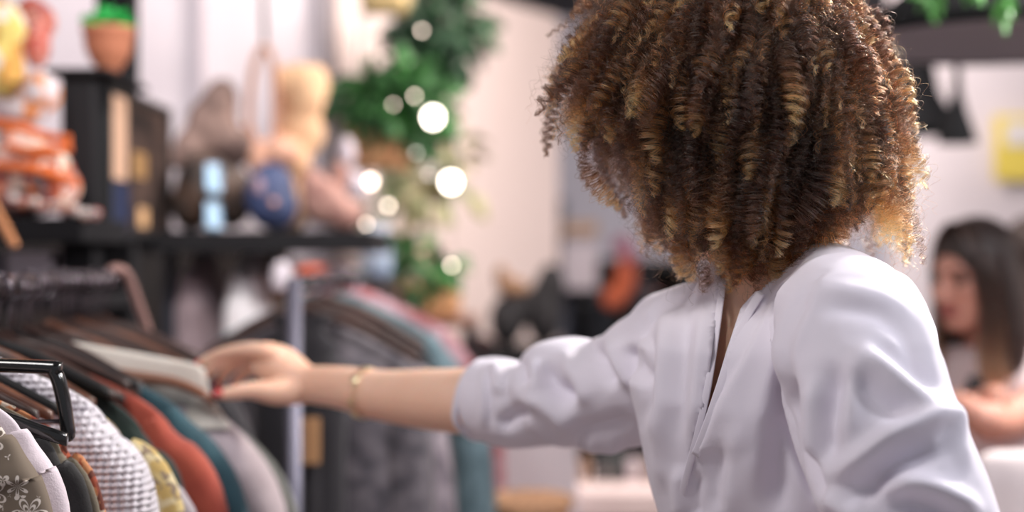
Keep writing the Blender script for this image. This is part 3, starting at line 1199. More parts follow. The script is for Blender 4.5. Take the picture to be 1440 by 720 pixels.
def garment(name, label, cat, y, W, m, z0=1.325, sw=.205, drop=.078, thick=.020, length=.62, neck=.055, seed=0, group=None, rx=RX, rot=0.0, sleeve=True, m_sleeve=None, fold=.006, wref=None, puff=1.0):
    """cloth hung on a hanger: W is the half width low down, wref the depth used to place it"""
    t = empty(name, (rx, y, z0), label, cat, group, rz=rot)
    z7 = wref if wref is not None else max(.12, z0 - (CAMZ - .18 * y))
    Wb = W - (.045 if sleeve else 0)
    swb = min(sw, Wb)
    pts = np.array([(neck * .6, .004, 0), (neck, 0, 0), (sw * .5, -.30 * drop, 0), (sw * .80, -.66 * drop, 0), (swb * .97, -drop, 0), (swb + .25 * (Wb - swb), -drop - .04, 0), (Wb * .99, -z7, 0), (Wb + .004, -(z7 + length) / 2, 0), (Wb + .01, -length, 0)], float)
    pts, _ = smooth_path(pts, np.zeros(len(pts)), 9)
    n = 72
    th = np.linspace(0, 2 * PI, n, endpoint=False)
    V = []
    rg = np.random.default_rng(seed + 11)
    ph = rg.uniform(0, 6.28, 4)
    for w, z, _z in pts:
        gr = min(1, (-z + .01) / .14)
        tk = thick * (.38 + .62 * gr)
        x = w * np.cos(th)
        yy = tk * np.sign(np.sin(th)) * np.abs(np.sin(th)) ** .7
        k = 38 + 10 * math.sin(ph[0])
        yy = yy + fold * gr * (np.sin(x * k + ph[1] + z * 4) * .7 + np.sin(x * k * 2.1 + ph[2] - z * 7) * .3)
        V += [(a, b_, z) for a, b_ in zip(x, yy)]
    F = []
    R_ = len(pts)
    for i in range(R_ - 1):
        for k in range(n):
            k2 = (k + 1) % n
            F.append([i * n + k, (i + 1) * n + k, (i + 1) * n + k2, i * n + k2])
    link('body', mesh_data('body', V, F, m), t)
    if sleeve:
        for q in (-1, 1):
            sl = MB()
            c = [(q * (sw * .86), 0, -drop * .93), (q * (sw + .2 * (W - sw) - .03), 0, -drop - .035), (q * (W - .052), 0, -max(z7, drop + .09)), (q * (W - .048), .004, -length * .8), (q * (W - .048), .004, -length * .98)]
            rr = [.012, .031, .047, .050, .050]
            c, rr = smooth_path(np.array(c), np.array(rr), 7)
            T = np.gradient(c, axis=0); T /= np.linalg.norm(T, axis=1)[:, None]
            st = []
            for i in range(len(c)):
                wv = .0012 * math.sin(i * .9 + ph[3]) + .001 * math.sin(i * .37 + ph[1])
                A = np.array([-T[i][2], 0, T[i][0]]) * (rr[i] + wv)
                st.append((c[i], A, (0, (thick * 1.05 * puff + wv) * min(1, .5 + i / 12), 0)))
            sl.loft(st, 28, power=.85)
            V_, F_ = sl.arr()
            link('sleeve', mesh_data('sleeve', V_, F_, m_sleeve or m), t)
    return t


def knit_mat(name, rgb):
    m = bpy.data.materials.new(name); m.use_nodes = True
    nt = m.node_tree; b = nt.nodes['Principled BSDF']
    b.inputs['Base Color'].default_value = (*lin(rgb), 1)
    b.inputs['Roughness'].default_value = .9
    b.inputs['Sheen Weight'].default_value = .3
    tc = nt.nodes.new('ShaderNodeTexCoord'); sx = nt.nodes.new('ShaderNodeSeparateXYZ')
    nt.links.new(tc.outputs['Object'], sx.inputs[0])

    def mth(op, a, b_=None, c=None):
        n = nt.nodes.new('ShaderNodeMath'); n.operation = op
        for i, x in enumerate((a, b_, c)):
            if x is None:
                continue
            if isinstance(x, (int, float)):
                n.inputs[i].default_value = x
            else:
                nt.links.new(x, n.inputs[i])
        return n.outputs[0]
    nz = nt.nodes.new('ShaderNodeTexNoise'); nz.inputs['Scale'].default_value = 14
    nt.links.new(tc.outputs['Object'], nz.inputs['Vector'])
    wob = mth('MULTIPLY', nz.outputs['Fac'], 2.2)
    kx = mth('ADD', mth('MULTIPLY', sx.outputs[0], 2 * PI / .017), wob)
    kz = mth('MULTIPLY', sx.outputs[2], 2 * PI / .015)
    pr = mth('MULTIPLY', mth('SINE', mth('ADD', kx, kz)), mth('SINE', mth('SUBTRACT', kx, kz)))
    bm = nt.nodes.new('ShaderNodeBump'); bm.inputs['Strength'].default_value = 1.0; bm.inputs['Distance'].default_value = .0025
    bm.invert = True
    nt.links.new(pr, bm.inputs['Height']); nt.links.new(bm.outputs['Normal'], b.inputs['Normal'])
    hole = mth('GREATER_THAN', pr, .86)
    al = mth('SUBTRACT', 1.0, hole)
    nt.links.new(al, b.inputs['Alpha'])
    return m


def floral_mat(name, ground, ink):
    m = bpy.data.materials.new(name); m.use_nodes = True
    nt = m.node_tree; b = nt.nodes['Principled BSDF']
    b.inputs['Roughness'].default_value = .8

    def mth(op, a, b_=None, c=None):
        n = nt.nodes.new('ShaderNodeMath'); n.operation = op
        for i, x in enumerate((a, b_, c)):
            if x is None:
                continue
            if isinstance(x, (int, float)):
                n.inputs[i].default_value = x
            else:
                nt.links.new(x, n.inputs[i])
        return n.outputs[0]
    tc = nt.nodes.new('ShaderNodeTexCoord')
    mp = nt.nodes.new('ShaderNodeMapping'); mp.inputs['Scale'].default_value = (1, 0, 1)
    nt.links.new(tc.outputs['Object'], mp.inputs[0])
    mask = None
    for sc_, pet, ring in ((30, 3.0, True), (75, 1.5, False)):
        v = nt.nodes.new('ShaderNodeTexVoronoi'); v.inputs['Scale'].default_value = sc_; v.inputs['Randomness'].default_value = .75
        nt.links.new(mp.outputs[0], v.inputs['Vector'])
        scl = nt.nodes.new('ShaderNodeVectorMath'); scl.operation = 'SCALE'; scl.inputs[3].default_value = 1.0
        nt.links.new(mp.outputs[0], scl.inputs[0])
        df = nt.nodes.new('ShaderNodeVectorMath'); df.operation = 'SUBTRACT'
        nt.links.new(scl.outputs[0], df.inputs[0]); nt.links.new(v.outputs['Position'], df.inputs[1])
        sp = nt.nodes.new('ShaderNodeSeparateXYZ'); nt.links.new(df.outputs[0], sp.inputs[0])
        sc2 = nt.nodes.new('ShaderNodeSeparateColor'); nt.links.new(v.outputs['Color'], sc2.inputs[0])
        ang_ = mth('ADD', mth('ARCTAN2', sp.outputs[2], sp.outputs[0]), mth('MULTIPLY', sc2.outputs[0], 6.28))
        r = v.outputs['Distance']
        R = mth('MULTIPLY', mth('POWER', mth('ABSOLUTE', mth('SINE', mth('MULTIPLY', ang_, pet))), .6), .46)
        line = None
        for kk in ((1.0, .62, .3) if ring else (1.0,)):
            d = mth('ABSOLUTE', mth('SUBTRACT', mth('MULTIPLY', R, kk), r))
            g = mth('LESS_THAN', d, .035 if ring else .09)
            line = g if line is None else mth('MAXIMUM', line, g)
        if not ring:
            line = mth('MULTIPLY', line, mth('GREATER_THAN', sc2.outputs[1], .45))
        mask = line if mask is None else mth('MAXIMUM', mask, line)
    mx = nt.nodes.new('ShaderNodeMix'); mx.data_type = 'RGBA'
    nt.links.new(mask, mx.inputs[0])
    mx.inputs[6].default_value = (*lin(ground), 1); mx.inputs[7].default_value = (*lin(ink), 1)
    nt.links.new(mx.outputs[2], b.inputs['Base Color'])
    return m


def cloth(name, rgb, rgb2=None, **k):
    return mat(name, rgb, .85, rgb2=rgb2, nscale=k.pop('nscale', 25), bump=k.pop('bump', .3), bscale=k.pop('bscale', 500), sheen=.2, spec=.25)


garment('shirt_on_hanger', 'olive brown blouse with white flower print, frontmost on the rack', 'blouse', 1.36, .237, floral_mat('flower_print', (112, 98, 84), (214, 202, 192)), z0=1.350, seed=1, thick=.016)
garment('shirt_on_hanger', 'plain white t-shirt hanging right behind the flower print blouse', 't-shirt', 1.405, .238, cloth('white_tee', (222, 208, 216)), z0=1.350, seed=2, thick=.014)
gb = garment('shirt_on_hanger', 'black top edged with a khaki band and orange print, behind the white t-shirt', 'top', 1.455, .2475, cloth('black_cloth', (40, 40, 42)), z0=1.335, seed=3, thick=.013, m_sleeve=cloth('black_cloth2', (44, 43, 44)))
garment('jacket_on_hanger', 'khaki jacket with orange patterned lining against the white knit', 'jacket', 1.490, .2505, patch_mat('orange_print', [(190, 92, 60), (222, 150, 104), (120, 62, 48), (224, 206, 190), (176, 84, 60)], 70), z0=1.335, seed=4, thick=.010,
        m_sleeve=patch_mat('orange_print', [], 0))
garment('jacket_on_hanger', 'khaki band sided jacket between the black top and the orange print', 'jacket', 1.473, .249, cloth('khaki_cloth', (134, 124, 108)), z0=1.335, seed=44, thick=.008)
garment('sweater_on_hanger', 'white openwork knitted sweater on the rack', 'sweater', 1.60, .272, knit_mat('white_knit', (232, 226, 236)), z0=1.352, sw=.215, drop=.082, thick=.034, seed=5, fold=.004, puff=1.25)
garment('shirt_on_hanger', 'taupe top whose shoulder shows inside the white knit', 'top', 1.535, .170, cloth('taupe_cloth', (170, 148, 142), (150, 130, 126)), z0=1.330, sw=.14, drop=.05, seed=6, thick=.014, sleeve=False)
garment('blouse_on_hanger', 'mustard yellow patterned blouse behind the white knit', 'blouse', 1.69, .283, patch_mat('mustard_print', [(206, 176, 110), (222, 200, 140), (150, 130, 110), (228, 212, 170)], 60), z0=1.322, seed=7, thick=.018)
garment('shirt_on_hanger', 'light grey shirt between the mustard blouse and the rust jacket', 'shirt', 1.755, .292, cloth('grey_shirt', (188, 180, 188), (174, 164, 172)), z0=1.305, seed=8, thick=.018, drop=.11)
garment('jacket_on_hanger', 'dark green jacket, its shoulder in front of the rust one', 'jacket', 1.80, .262, cloth('dark_green_cloth', (42, 56, 52), (34, 40, 42)), z0=1.332, seed=9, thick=.018, drop=.10)
garment('jacket_on_hanger', 'rust red jacket hanging between dark green and teal', 'jacket', 1.87, .298, cloth('rust_cloth', (176, 84, 66), (160, 72, 58)), z0=1.324, sw=.224, drop=.095, seed=10, thick=.024)
garment('jacket_on_hanger', 'dark teal jacket hanging behind the rust one', 'jacket', 1.94, .312, cloth('teal_cloth', (50, 84, 94), (42, 70, 80)), z0=1.321, sw=.228, drop=.088, seed=12, thick=.024)
garment('jacket_on_hanger', 'pale grey jacket whose shoulder the woman touches', 'jacket', 2.045, .346, cloth('pale_grey_cloth', (192, 178, 184), (178, 164, 170)), z0=1.322, drop=.066, sw=.212, seed=13, thick=.036, puff=1.2)
garment('scarf_on_hanger', 'cream cloth folded over the hanger at the woman\'s fingertips', 'scarf', 2.012, .262, cloth('cream_cloth', (226, 218, 208)), z0=1.327, drop=.036, sw=.238, seed=14, thick=.018, length=.12, sleeve=False, wref=.10)
garment('jacket_on_hanger', 'grey green jacket just behind the pale grey one', 'jacket', 2.13, .352, cloth('sage_cloth', (112, 112, 106), (92, 94, 90)), z0=1.300, drop=.07, seed=15, thick=.02)
garment('jacket_on_hanger', 'black jacket deep in the rack behind the woman\'s hand', 'jacket', 2.22, .30, cloth('black_cloth3', (40, 38, 42)), z0=1.33, seed=16, thick=.02, length=1.0)
garment('jacket_on_hanger', 'charcoal jacket last on the rack by its bent end', 'jacket', 2.30, .28, cloth('charcoal_cloth', (52, 48, 52)), z0=1.33, seed=17, thick=.02, length=1.0)

woods = [('dark brown wooden hanger on the packed rail', M['wood_dark']), ('black hanger on the packed rail', M['black']), ('reddish brown wooden hanger on the packed rail', M['wood_mid'])]
protos = {}
ys = [1.39, 1.43, 1.51, 1.555, 1.575, 1.62, 1.645, 1.665, 1.71, 1.73, 1.775, 1.79, 1.82, 1.84, 1.855, 1.89, 1.905, 1.925, 1.955, 1.97, 2.025, 2.06, 2.08, 2.10, 2.12, 2.15, 2.17, 2.185, 2.205, 2.24, 2.26, 2.28, 2.315, 2.33]
rg = random.Random(3)
for i, y in enumerate(ys):
    k = [0, 1, 0, 2, 1, 0][i % 6]
    lab, mm = woods[k]
    grp = ['dark wooden hangers', 'black hangers', 'reddish wooden hangers'][k]
    zt = 1.330 + rg.uniform(-.006, .010)
    if k not in protos:
        protos[k] = make_hanger('clothes_hanger', lab, y, mm, ztop=1.334, group=grp, half=.165, drop=.060)
    else:
        hh = dup(protos[k], (RX + rg.uniform(-.003, .003), y, 1.334 + rg.uniform(-.007, .004)))
        hh.rotation_euler = (0, rg.uniform(-.05, .05), rg.uniform(-.07, .07))
h1 = make_hanger('clothes_hanger', 'brown wooden hanger lying over the cream cloth, its tip by the red thumbnail', 1.985, mat('wood_brown', (128, 84, 64), .45), ztop=1.330, half=.251, drop=.088, w=.009,
                 zpath=[(0, 0), (.013, -.010), (.053, -.036), (.117, -.046), (.192, -.055), (.226, -.066), (.251, -.083)])
make_hanger('clothes_hanger', 'dark hanger standing free of clothes at the far end of the rail', 2.345, M['wood_dark'], ztop=1.325, half=.17, drop=.05, w=.009)

# black clip hanger in front
ch = empty('clip_hanger', (RX, 1.462, 1.336), 'glossy black square-shouldered hanger with a thin trouser bar, in front of the white knit', 'hanger')
p = [(-.212, 0, -.068), (-.206, 0, -.03), (-.198, 0, -.006), (-.184, 0, .0), (0, 0, .004), (.184, 0, .0), (.198, 0, -.006), (.206, 0, -.03), (.212, 0, -.068)]
a_ = MB().tube(p, .0092, 12, flat=.8, sub=5, round_ends=True, up=(0, 1, 0)); V_, F_ = a_.arr()
link('frame', mesh_data('frame', V_, F_, M['blackgloss']), ch)
a_ = MB().tube([(-.207, 0, -.056), (.207, 0, -.056)], .0022, 8); V_, F_ = a_.arr()
link('trouser_bar', mesh_data('trouser_bar', V_, F_, M['steel']), ch)
a_ = MB().tube([(0, 0, 0), (0, 0, .055)] + [(.0165 * math.cos(math.radians(t)), 0, .0885 - .0165 + .0165 * math.sin(math.radians(t))) for t in range(-80, 201, 20)], .0019, 8); V_, F_ = a_.arr()
link('hook', mesh_data('hook', V_, F_, M['steel']), ch)
make_hanger('clothes_hanger', 'slim black hanger with a clip end, inside the white t-shirt neck', 1.425, M['blackgloss'], ztop=1.318, half=.222, drop=.052, w=.005)

# ------------------------------------------------------------------ shelves on the left
def box_thing(name, label, cat, c, s, m, bevel=.004, rz=0, group=None):
    o = MB().box((0, 0, 0), s, rz, bevel).build(name, m, None, smooth=False)
    o.location = c
    return tag(o, label, cat, group)


unit = empty('shelving_unit', (-.83, 3.0, 0), 'black shelving unit with posts and boards behind the clothes rack', 'shelves')
MB().box((-.835, 2.76, .9), (.062, .06, 1.80), bevel=.003).build('post', M['shelfblack'], unit, False)
MB().box((-.838, 3.02, CH / 2), (.078, .06, CH), bevel=.003).build('post', M['shelfblack'], unit, False)
MB().box((-.797, 3.32, .73), (.026, .03, 1.46), bevel=.003).build('post', mat('navy_post', (40, 44, 56), .5), unit, False)
MB().box((-1.10, 2.70, 1.497), (.66, .30, .045), bevel=.003).build('shelf_board', M['shelfblack'], unit, False)
MB().box((-1.25, 2.84, 1.36), (.90, .34, .03), bevel=.003).build('shelf_board', M['shelfblack'], unit, False)
MB().box((-.83, 2.86, 1.803), (.12, .30, .012), bevel=.003).build('cap_plate', M['shelfblack'], unit, False)
MB().box((-.60, 3.38, 1.482), (.58, .44, .05), bevel=.003).build('shelf_board', M['shelfblack'], unit, False)
MB().box((-1.07, 3.95, .76), (.9, .03, 1.48), bevel=.003).build('back_panel', mat('brown_black', (36, 33, 33), .9, rgb2=(52, 44, 40), nscale=6), unit, False)


# framed picture standing on edge
pic = empty('framed_picture', (-.80, 3.05, 1.49), 'dark framed brown and tan picture standing on the shelving beside the flowerpot', 'picture')
fr = MB()
for c, s_ in (((-.80, 3.05, 1.783), (.022, .50, .016)), ((-.80, 3.05, 1.493), (.022, .50, .016)), ((-.80, 2.806, 1.638), (.022, .016, .30)), ((-.80, 3.294, 1.638), (.022, .016, .30))):
    fr.box(c, s_, bevel=.002)
fr.build('picture_frame', M['black'], pic, False)
m = mat('picture_print', (78, 62, 56), .9, rgb2=(32, 28, 28), nscale=14, spec=.1)
nt = m.node_tree; bs = nt.nodes['Principled BSDF']
tc = nt.nodes.new('ShaderNodeTexCoord'); sx = nt.nodes.new('ShaderNodeSeparateXYZ'); nt.links.new(tc.outputs['Generated'], sx.inputs[0])
cur = bs.inputs['Base Color'].links[0].from_socket
for ax_, lo, hi, az, zlo, zhi, colr in ((1, .02, .26, 2, .38, 1.0, (196, 160, 136)), (1, .02, .30, 2, 0.0, .36, (44, 50, 74)), (1, .45, .62, 2, .05, .2, (200, 160, 120)), (1, .36, .6, 2, .42, .62, (150, 116, 78))):
    prod = None
    for a_, op, val in ((ax_, 'GREATER_THAN', lo), (ax_, 'LESS_THAN', hi), (az, 'GREATER_THAN', zlo), (az, 'LESS_THAN', zhi)):
        n = nt.nodes.new('ShaderNodeMath'); n.operation = op; nt.links.new(sx.outputs[a_], n.inputs[0]); n.inputs[1].default_value = val
        if prod is None:
            prod = n.outputs[0]
        else:
            k = nt.nodes.new('ShaderNodeMath'); k.operation = 'MULTIPLY'; nt.links.new(prod, k.inputs[0]); nt.links.new(n.outputs[0], k.inputs[1]); prod = k.outputs[0]
    mx = nt.nodes.new('ShaderNodeMix'); mx.data_type = 'RGBA'
    nt.links.new(prod, mx.inputs[0]); nt.links.new(cur, mx.inputs[6]); mx.inputs[7].default_value = (*lin(colr), 1)
    cur = mx.outputs[2]
nt.links.new(cur, bs.inputs['Base Color'])
MB().box((-.80, 3.05, 1.638), (.010, .475, .28)).build('print', m, pic, False)

# foliage
def leaves(mb, c, rad, n, size, seed, droop=.4, shape=1.0, up=0.0):
    r = np.random.default_rng(seed)
    for i in range(n):
        d = r.normal(size=3); d[2] = abs(d[2]) * .6 + up if up else d[2]
        d /= np.linalg.norm(d)
        base = np.array(c) + d * np.array(rad) * r.random() ** .4
        dr = d * .8 + r.normal(size=3) * .5; dr[2] -= droop * (1 if not up else -.6)
        dr /= np.linalg.norm(dr)
        sd = np.cross(dr, r.normal(size=3)); sd /= np.linalg.norm(sd)
        nn = np.cross(sd, dr)
        L_ = size * r.uniform(.6, 1.25); w = L_ * .30 * shape
        pr = [(0, .12), (.25, .85), (.5, 1.0), (.78, .6), (1, .02)]
        V = []
        for t, ww in pr:
            ctr = base + dr * L_ * t - np.array([0, 0, 1]) * droop * L_ * .35 * t * t
            V += [ctr - sd * w * ww + nn * w * .25, ctr - nn * w * .1, ctr + sd * w * ww + nn * w * .25]
        F = []
        for k in range(4):
            a = k * 3
            F += [[a, a + 1, a + 4, a + 3], [a + 1, a + 2, a + 5, a + 4]]
        mb.add(V, F)
    return mb


pot = empty('potted_succulent', (-.800, 2.82, 1.809), 'terracotta pot with bright green succulent on top of the black post', 'plant')
q = MB().lathe([(0, 0), (.019, 0), (.024, .012), (.038, .032), (.047, .056), (.048, .078), (.052, .082), (.052, .094), (.046, .094), (.043, .082), (0, .08)], c=(-.80, 2.82, 1.809))
q.build('pot', M['terracotta'], pot)
leaves(MB(), (-.80, 2.82, 1.905), (.028, .028, .016), 70, .032, 2, droop=.0, up=.4).build('foliage', M['leafbright'], pot)


def lump(name, label, cat, blobs, m, voxel=.008, amp=.006, freq=30, seed=0, group=None, smooth=3, rest=None):
    """soft goods: blobs are (u, v, depth, rx, ry, rz)"""
    mb = MB()
    for u, v, d, rx, ry, rz in blobs:
        mb.ellipsoid(P(u, v, d), (rx, ry, rz), 24, 16)
    V, N, F = remesh(mb, voxel, smooth)
    V = V + N * (vnoise(V, freq, seed) * amp)[:, None]
    c = V.mean(0); c[2] = V[:, 2].min()
    o = link(name, mesh_data(name, V - c, F, m))
    if rest is not None:
        c[2] = rest
    o.location = c
    return tag(o, label, cat, group)


def part_lump(name, parent, blobs, m, voxel=.006, amp=.003, freq=40, seed=0):
    mb = MB()
    for u, v, d, rx, ry, rz in blobs:
        mb.ellipsoid(P(u, v, d), (rx, ry, rz), 20, 14)
    V, N, F = remesh(mb, voxel, 2)
    V = V + N * (vnoise(V, freq, seed) * amp)[:, None]
    return link(name, mesh_data(name, V - np.array(parent.location), F, m), parent)


ob = lump('patterned_bag', 'orange trimmed cloth bag with a many-coloured print on the left shelf', 'bag',
          [(25, 250, 2.66, .12, .09, .062), (62, 232, 2.62, .055, .07, .055), (0, 205, 2.68, .10, .08, .06), (82, 262, 2.62, .035, .05, .035)],
          patch_mat('orange_folk_print', [(224, 118, 60), (226, 206, 200), (170, 82, 70), (236, 214, 196), (100, 104, 110), (226, 196, 180), (206, 160, 150), (150, 60, 60)], 46), amp=.006, rest=1.5195)
for line in ([(-10, 232), (45, 238), (108, 258)], [(-10, 172), (25, 178), (60, 190), (98, 196)], [(10, 206), (50, 214), (100, 206)]):
    pp = [P(a, b_, 2.548 if i < 2 else 2.575) for i, (a, b_) in enumerate(line)]
    MB().tube(pp, .0085, 12, sub=6, flat=.6).build('trim', mat('orange_trim', (232, 112, 48), .7), ob)
fm = patch_mat('pompom_print', [(226, 196, 186), (190, 90, 80), (230, 220, 214), (120, 84, 84), (216, 150, 120)], 90)
for i in range(9):
    x, y = 18 + i * 14.5, 280 + i * 2.6 + (3 if i % 2 else 0)
    MB().ellipsoid(P(x, y, 2.56), .0115, 12, 8).build('pompom', fm, ob)
lump('cloth_pouch', 'white cloth pouch with orange edge lying on the patterned bag', 'pouch', [(58, 130, 2.66, .036, .05, .040), (30, 158, 2.66, .05, .05, .026), (2, 150, 2.70, .05, .05, .03)],
     patch_mat('white_folk_print', [(232, 218, 218), (222, 206, 210), (196, 176, 180), (228, 150, 100)], 30), seed=4)
lump('cloth_pouch', 'yellow and white cloth pouch at the left edge of the shelf pile', 'pouch', [(0, 92, 2.66, .04, .05, .062), (-10, 40, 2.66, .06, .05, .06), (14, 112, 2.66, .025, .04, .03)],
     patch_mat('yellow_folk_print', [(234, 210, 120), (236, 226, 216), (238, 222, 170), (216, 160, 80)], 24), seed=5)
lump('cloth_pouch', 'coral red cloth pouch leaning at the top of the shelf pile', 'pouch', [(52, 62, 2.70, .026, .04, .048), (60, 30, 2.72, .026, .04, .035), (44, 16, 2.72, .03, .03, .03)],
     patch_mat('coral_folk_print', [(196, 96, 84), (212, 128, 108), (160, 70, 66), (222, 160, 150)], 60), seed=6)
rod = MB().tube([P(-12, 285, 2.50), P(6, 318, 2.44), P(20, 343, 2.40)], [.0085, .0085, .0075], 12, sub=3, round_ends=True)
tag(rod.build('wooden_stick', mat('tan_stick', (206, 140, 96), .5), None), 'tan wooden stick poking out under the patterned bag', 'stick')
for i, (xx, ww, hh, cl) in enumerate(((-.925, .085, .085, (206, 196, 204)), (-1.02, .08, .08, (150, 144, 154)))):
    box_thing('paper_box', ['pale box under the left shelf, nearest the black post', 'grey box under the left shelf beside the pale one'][i], 'box', (xx, 2.80, 1.375 + hh / 2), (ww, .16, hh), mat('paper_%d' % i, cl, .8))

# bags and hats on the long shelf
hat = lump('slouch_hat', 'mottled brown slouch hat standing on the shelf before the white wall', 'hat',
           [(310, 150, 3.42, .042, .06, .068), (300, 180, 3.42, .066, .06, .075), (275, 205, 3.42, .052, .06, .052), (325, 205, 3.40, .055, .05, .055), (258, 222, 3.42, .038, .05, .03)],
           mat('mottled_brown', (160, 132, 122), .9, rgb2=(78, 60, 56), nscale=11), amp=.010, freq=45, seed=8)
bagb = lump('leather_bag', 'brown leather bag under the slouch hat', 'bag', [(288, 270, 3.28, .068, .07, .085), (268, 290, 3.28, .04, .06, .065), (325, 280, 3.32, .05, .06, .075)],
            mat('brown_leather', (88, 66, 54), .6, rgb2=(34, 29, 28), nscale=14), amp=.006, seed=9, rest=1.507)
refl = empty('blue_reflection', (-.691, 3.18, 1.508), 'two stacked pale blue boxes standing in for a window reflection at the brown leather bag', 'reflection')  # made-up boxes in place of the bluish window reflection on the bag
MB().box((-.672, 3.20, 1.540), (.036, .03, .064), bevel=.006).build('lower_part', mat('pale_blue', (176, 208, 236), .35), refl)
MB().box((-.672, 3.20, 1.624), (.036, .03, .068), bevel=.006).build('upper_part', MATS['pale_blue'], refl)
MB().box((-.672, 3.20, 1.581), (.028, .024, .020), bevel=.003).build('band', M['black'], refl)
nb_ = lump('navy_bag', 'round navy blue bag with pinkish patches on the shelf', 'bag', [(380, 278, 3.27, .058, .05, .078), (388, 292, 3.27, .052, .05, .06)], mat('navy_cloth', (58, 70, 108), .6, rgb2=(44, 52, 82), nscale=12), amp=.004, seed=10, rest=1.507)
part_lump('patch', nb_, [(364, 262, 3.222, .012, .008, .024)], mat('pink_patch', (170, 140, 150), .7))
part_lump('patch', nb_, [(385, 284, 3.220, .011, .008, .011)], mat('peach_patch', (214, 160, 140), .7))
sb = lump('straw_bag', 'tall straw coloured bag standing against the white wall', 'bag', [(422, 135, 3.50, .060, .05, .082), (420, 190, 3.50, .062, .05, .06), (400, 120, 3.5, .03, .05, .05), (445, 120, 3.52, .03, .05, .05), (402, 225, 3.48, .06, .05, .06), (410, 290, 3.50, .05, .05, .07)],
          mat('straw', (226, 186, 146), .8, rgb2=(210, 166, 130), nscale=20), amp=.005, seed=11, rest=1.507)
hd = [P(u, v, 3.44) for u, v in ((352, 215), (350, 150), (358, 90), (372, 66), (384, 90), (388, 150), (386, 200))]
MB().tube(hd, .0095, 12, sub=6).build('handle', mat('tan_leather', (190, 140, 116), .5), sb)
lump('peach_bag', 'peach coloured soft bag below the handle of the straw bag', 'bag', [(366, 225, 3.42, .035, .05, .05), (395, 215, 3.42, .045, .05, .04), (350, 200, 3.46, .02, .04, .045)], mat('peach_cloth', (212, 164, 140), .8, rgb2=(190, 140, 118), nscale=22), amp=.006, seed=12)
lump('rose_bag', 'rose brown slumped bag at the end of the shelf of bags', 'bag', [(455, 300, 3.42, .055, .05, .055), (485, 318, 3.42, .045, .05, .042), (440, 280, 3.44, .03, .05, .05), (478, 262, 3.48, .02, .03, .04)],
     mat('rose_brown', (178, 136, 124), .8, rgb2=(140, 100, 92), nscale=20), amp=.008, seed=13, rest=1.507)
lump('white_flower_bag', 'small white cloth bundle between straw bag and foliage', 'bag', [(487, 215, 3.75, .022, .03, .045), (500, 262, 3.75, .03, .03, .04)], mat('lilac_white', (206, 196, 206), .8), amp=.006, seed=14)
st_ = MB().tube([P(372, 60, 3.5), P(371, 30, 3.5), P(370, -60, 3.5)], .006, 10)
tag(st_.build('black_strap', M['black'], None), 'dark strap hanging down to the straw bag handle', 'strap')
box_thing('white_box', 'flat white box at the shelf end above the orange cup', 'box', (-.455, 3.36, 1.4345 - .012), (.165, .2, .03), mat('warm_white', (226, 206, 206), .7))

# clothes hung edge-on under the shelf
garment('shirt_on_hanger', 'mauve grey top hanging edge-on under the shelf next to the dark post', 'top', 3.45, .17, cloth('mauve_grey', (160, 142, 146), (140, 122, 126)), z0=1.452, rx=-.745, rot=PI / 2, thick=.052, sleeve=False, length=.55, wref=.25, seed=20)
garment('shirt_on_hanger', 'bright white shirt hanging edge-on under the shelf of bags', 'shirt', 3.45, .17, cloth('bright_white', (246, 242, 244)), z0=1.452, rx=-.625, rot=PI / 2, thick=.064, sleeve=False, length=.32, wref=.2, seed=21)
garment('shirt_on_hanger', 'beige top hanging behind the bright white shirt under the shelf', 'top', 3.52, .17, cloth('beige_top', (150, 126, 104)), z0=1.452, rx=-.575, rot=PI / 2, thick=.04, sleeve=False, length=.32, wref=.2, seed=22)
lump('white_purse', 'small pale purse hanging beside the grey metal post', 'purse', [(396, 385, 3.14, .022, .02, .030), (392, 398, 3.14, .018, .02, .02)], mat('pale_purse', (206, 196, 204), .6), seed=15)
lump('orange_cup', 'orange red pouch just below the white box', 'pouch', [(440, 381, 3.2, .042, .04, .016)], mat('orange_red', (220, 110, 84), .6), seed=16, amp=.002)
for (u, v, r_) in ((430, 405, .010), (425, 430, .009)):
    lump('bead', ['pinkish bead hanging beside the grey post, the upper one', 'pinkish bead hanging beside the grey post, the lower one'][v > 410], 'bead', [(u, v, 3.15, r_, r_, r_ * 1.3)], mat('pink_bead', (206, 150, 140), .5), amp=.001, voxel=.003)

# ------------------------------------------------------------------ second rack, further back
R2X, R2Z = -.371, 1.40
rk = empty('clothes_rack', (R2X, 2.9, 0), 'dark clothes rack of coats behind the woman\'s forearm', 'clothes rack')
MB().tube([(R2X, 2.42, R2Z), (R2X, 3.35, R2Z)], .0115, 14).build('rail', M['black'], rk)
for yy in (2.42, 3.35):
    MB().tube([(R2X, yy, R2Z + .012), (R2X, yy, .02)], .0135, 12).build('end_post', M['gunmetal'], rk)
    MB().tube([(R2X - .25, yy, .02), (R2X + .25, yy, .02)], .0125, 12).build('foot', M['black'], rk)
coats = [
    (2.50, .085, 1.345, (44, 42, 46), None, 'narrow black coat, frontmost on the far rack', .02, .08),
    (2.60, .235, 1.33, (112, 106, 112), (66, 63, 70), 'charcoal fuzzy coat behind the woman\'s bracelet', .045, .205),
    (2.70, .268, 1.315, (178, 166, 174), (120, 112, 120), 'grey coat with a pale shoulder on the far rack', .04, .215),
    (2.79, .262, 1.345, (34, 34, 38), None, 'black coat behind the pale shouldered grey one', .03, .205),
    (2.90, .335, 1.37, (112, 134, 142), (84, 104, 112), 'dusty teal coat on the far rack', .04, .215),
    (3.02, .315, 1.36, (36, 36, 42), None, 'black coat behind the dusty teal one', .03, .205),
    (3.12, .355, 1.375, (196, 160, 170), (160, 90, 94), 'pinkish coat with a red edge far along the rack', .03, .22),
]
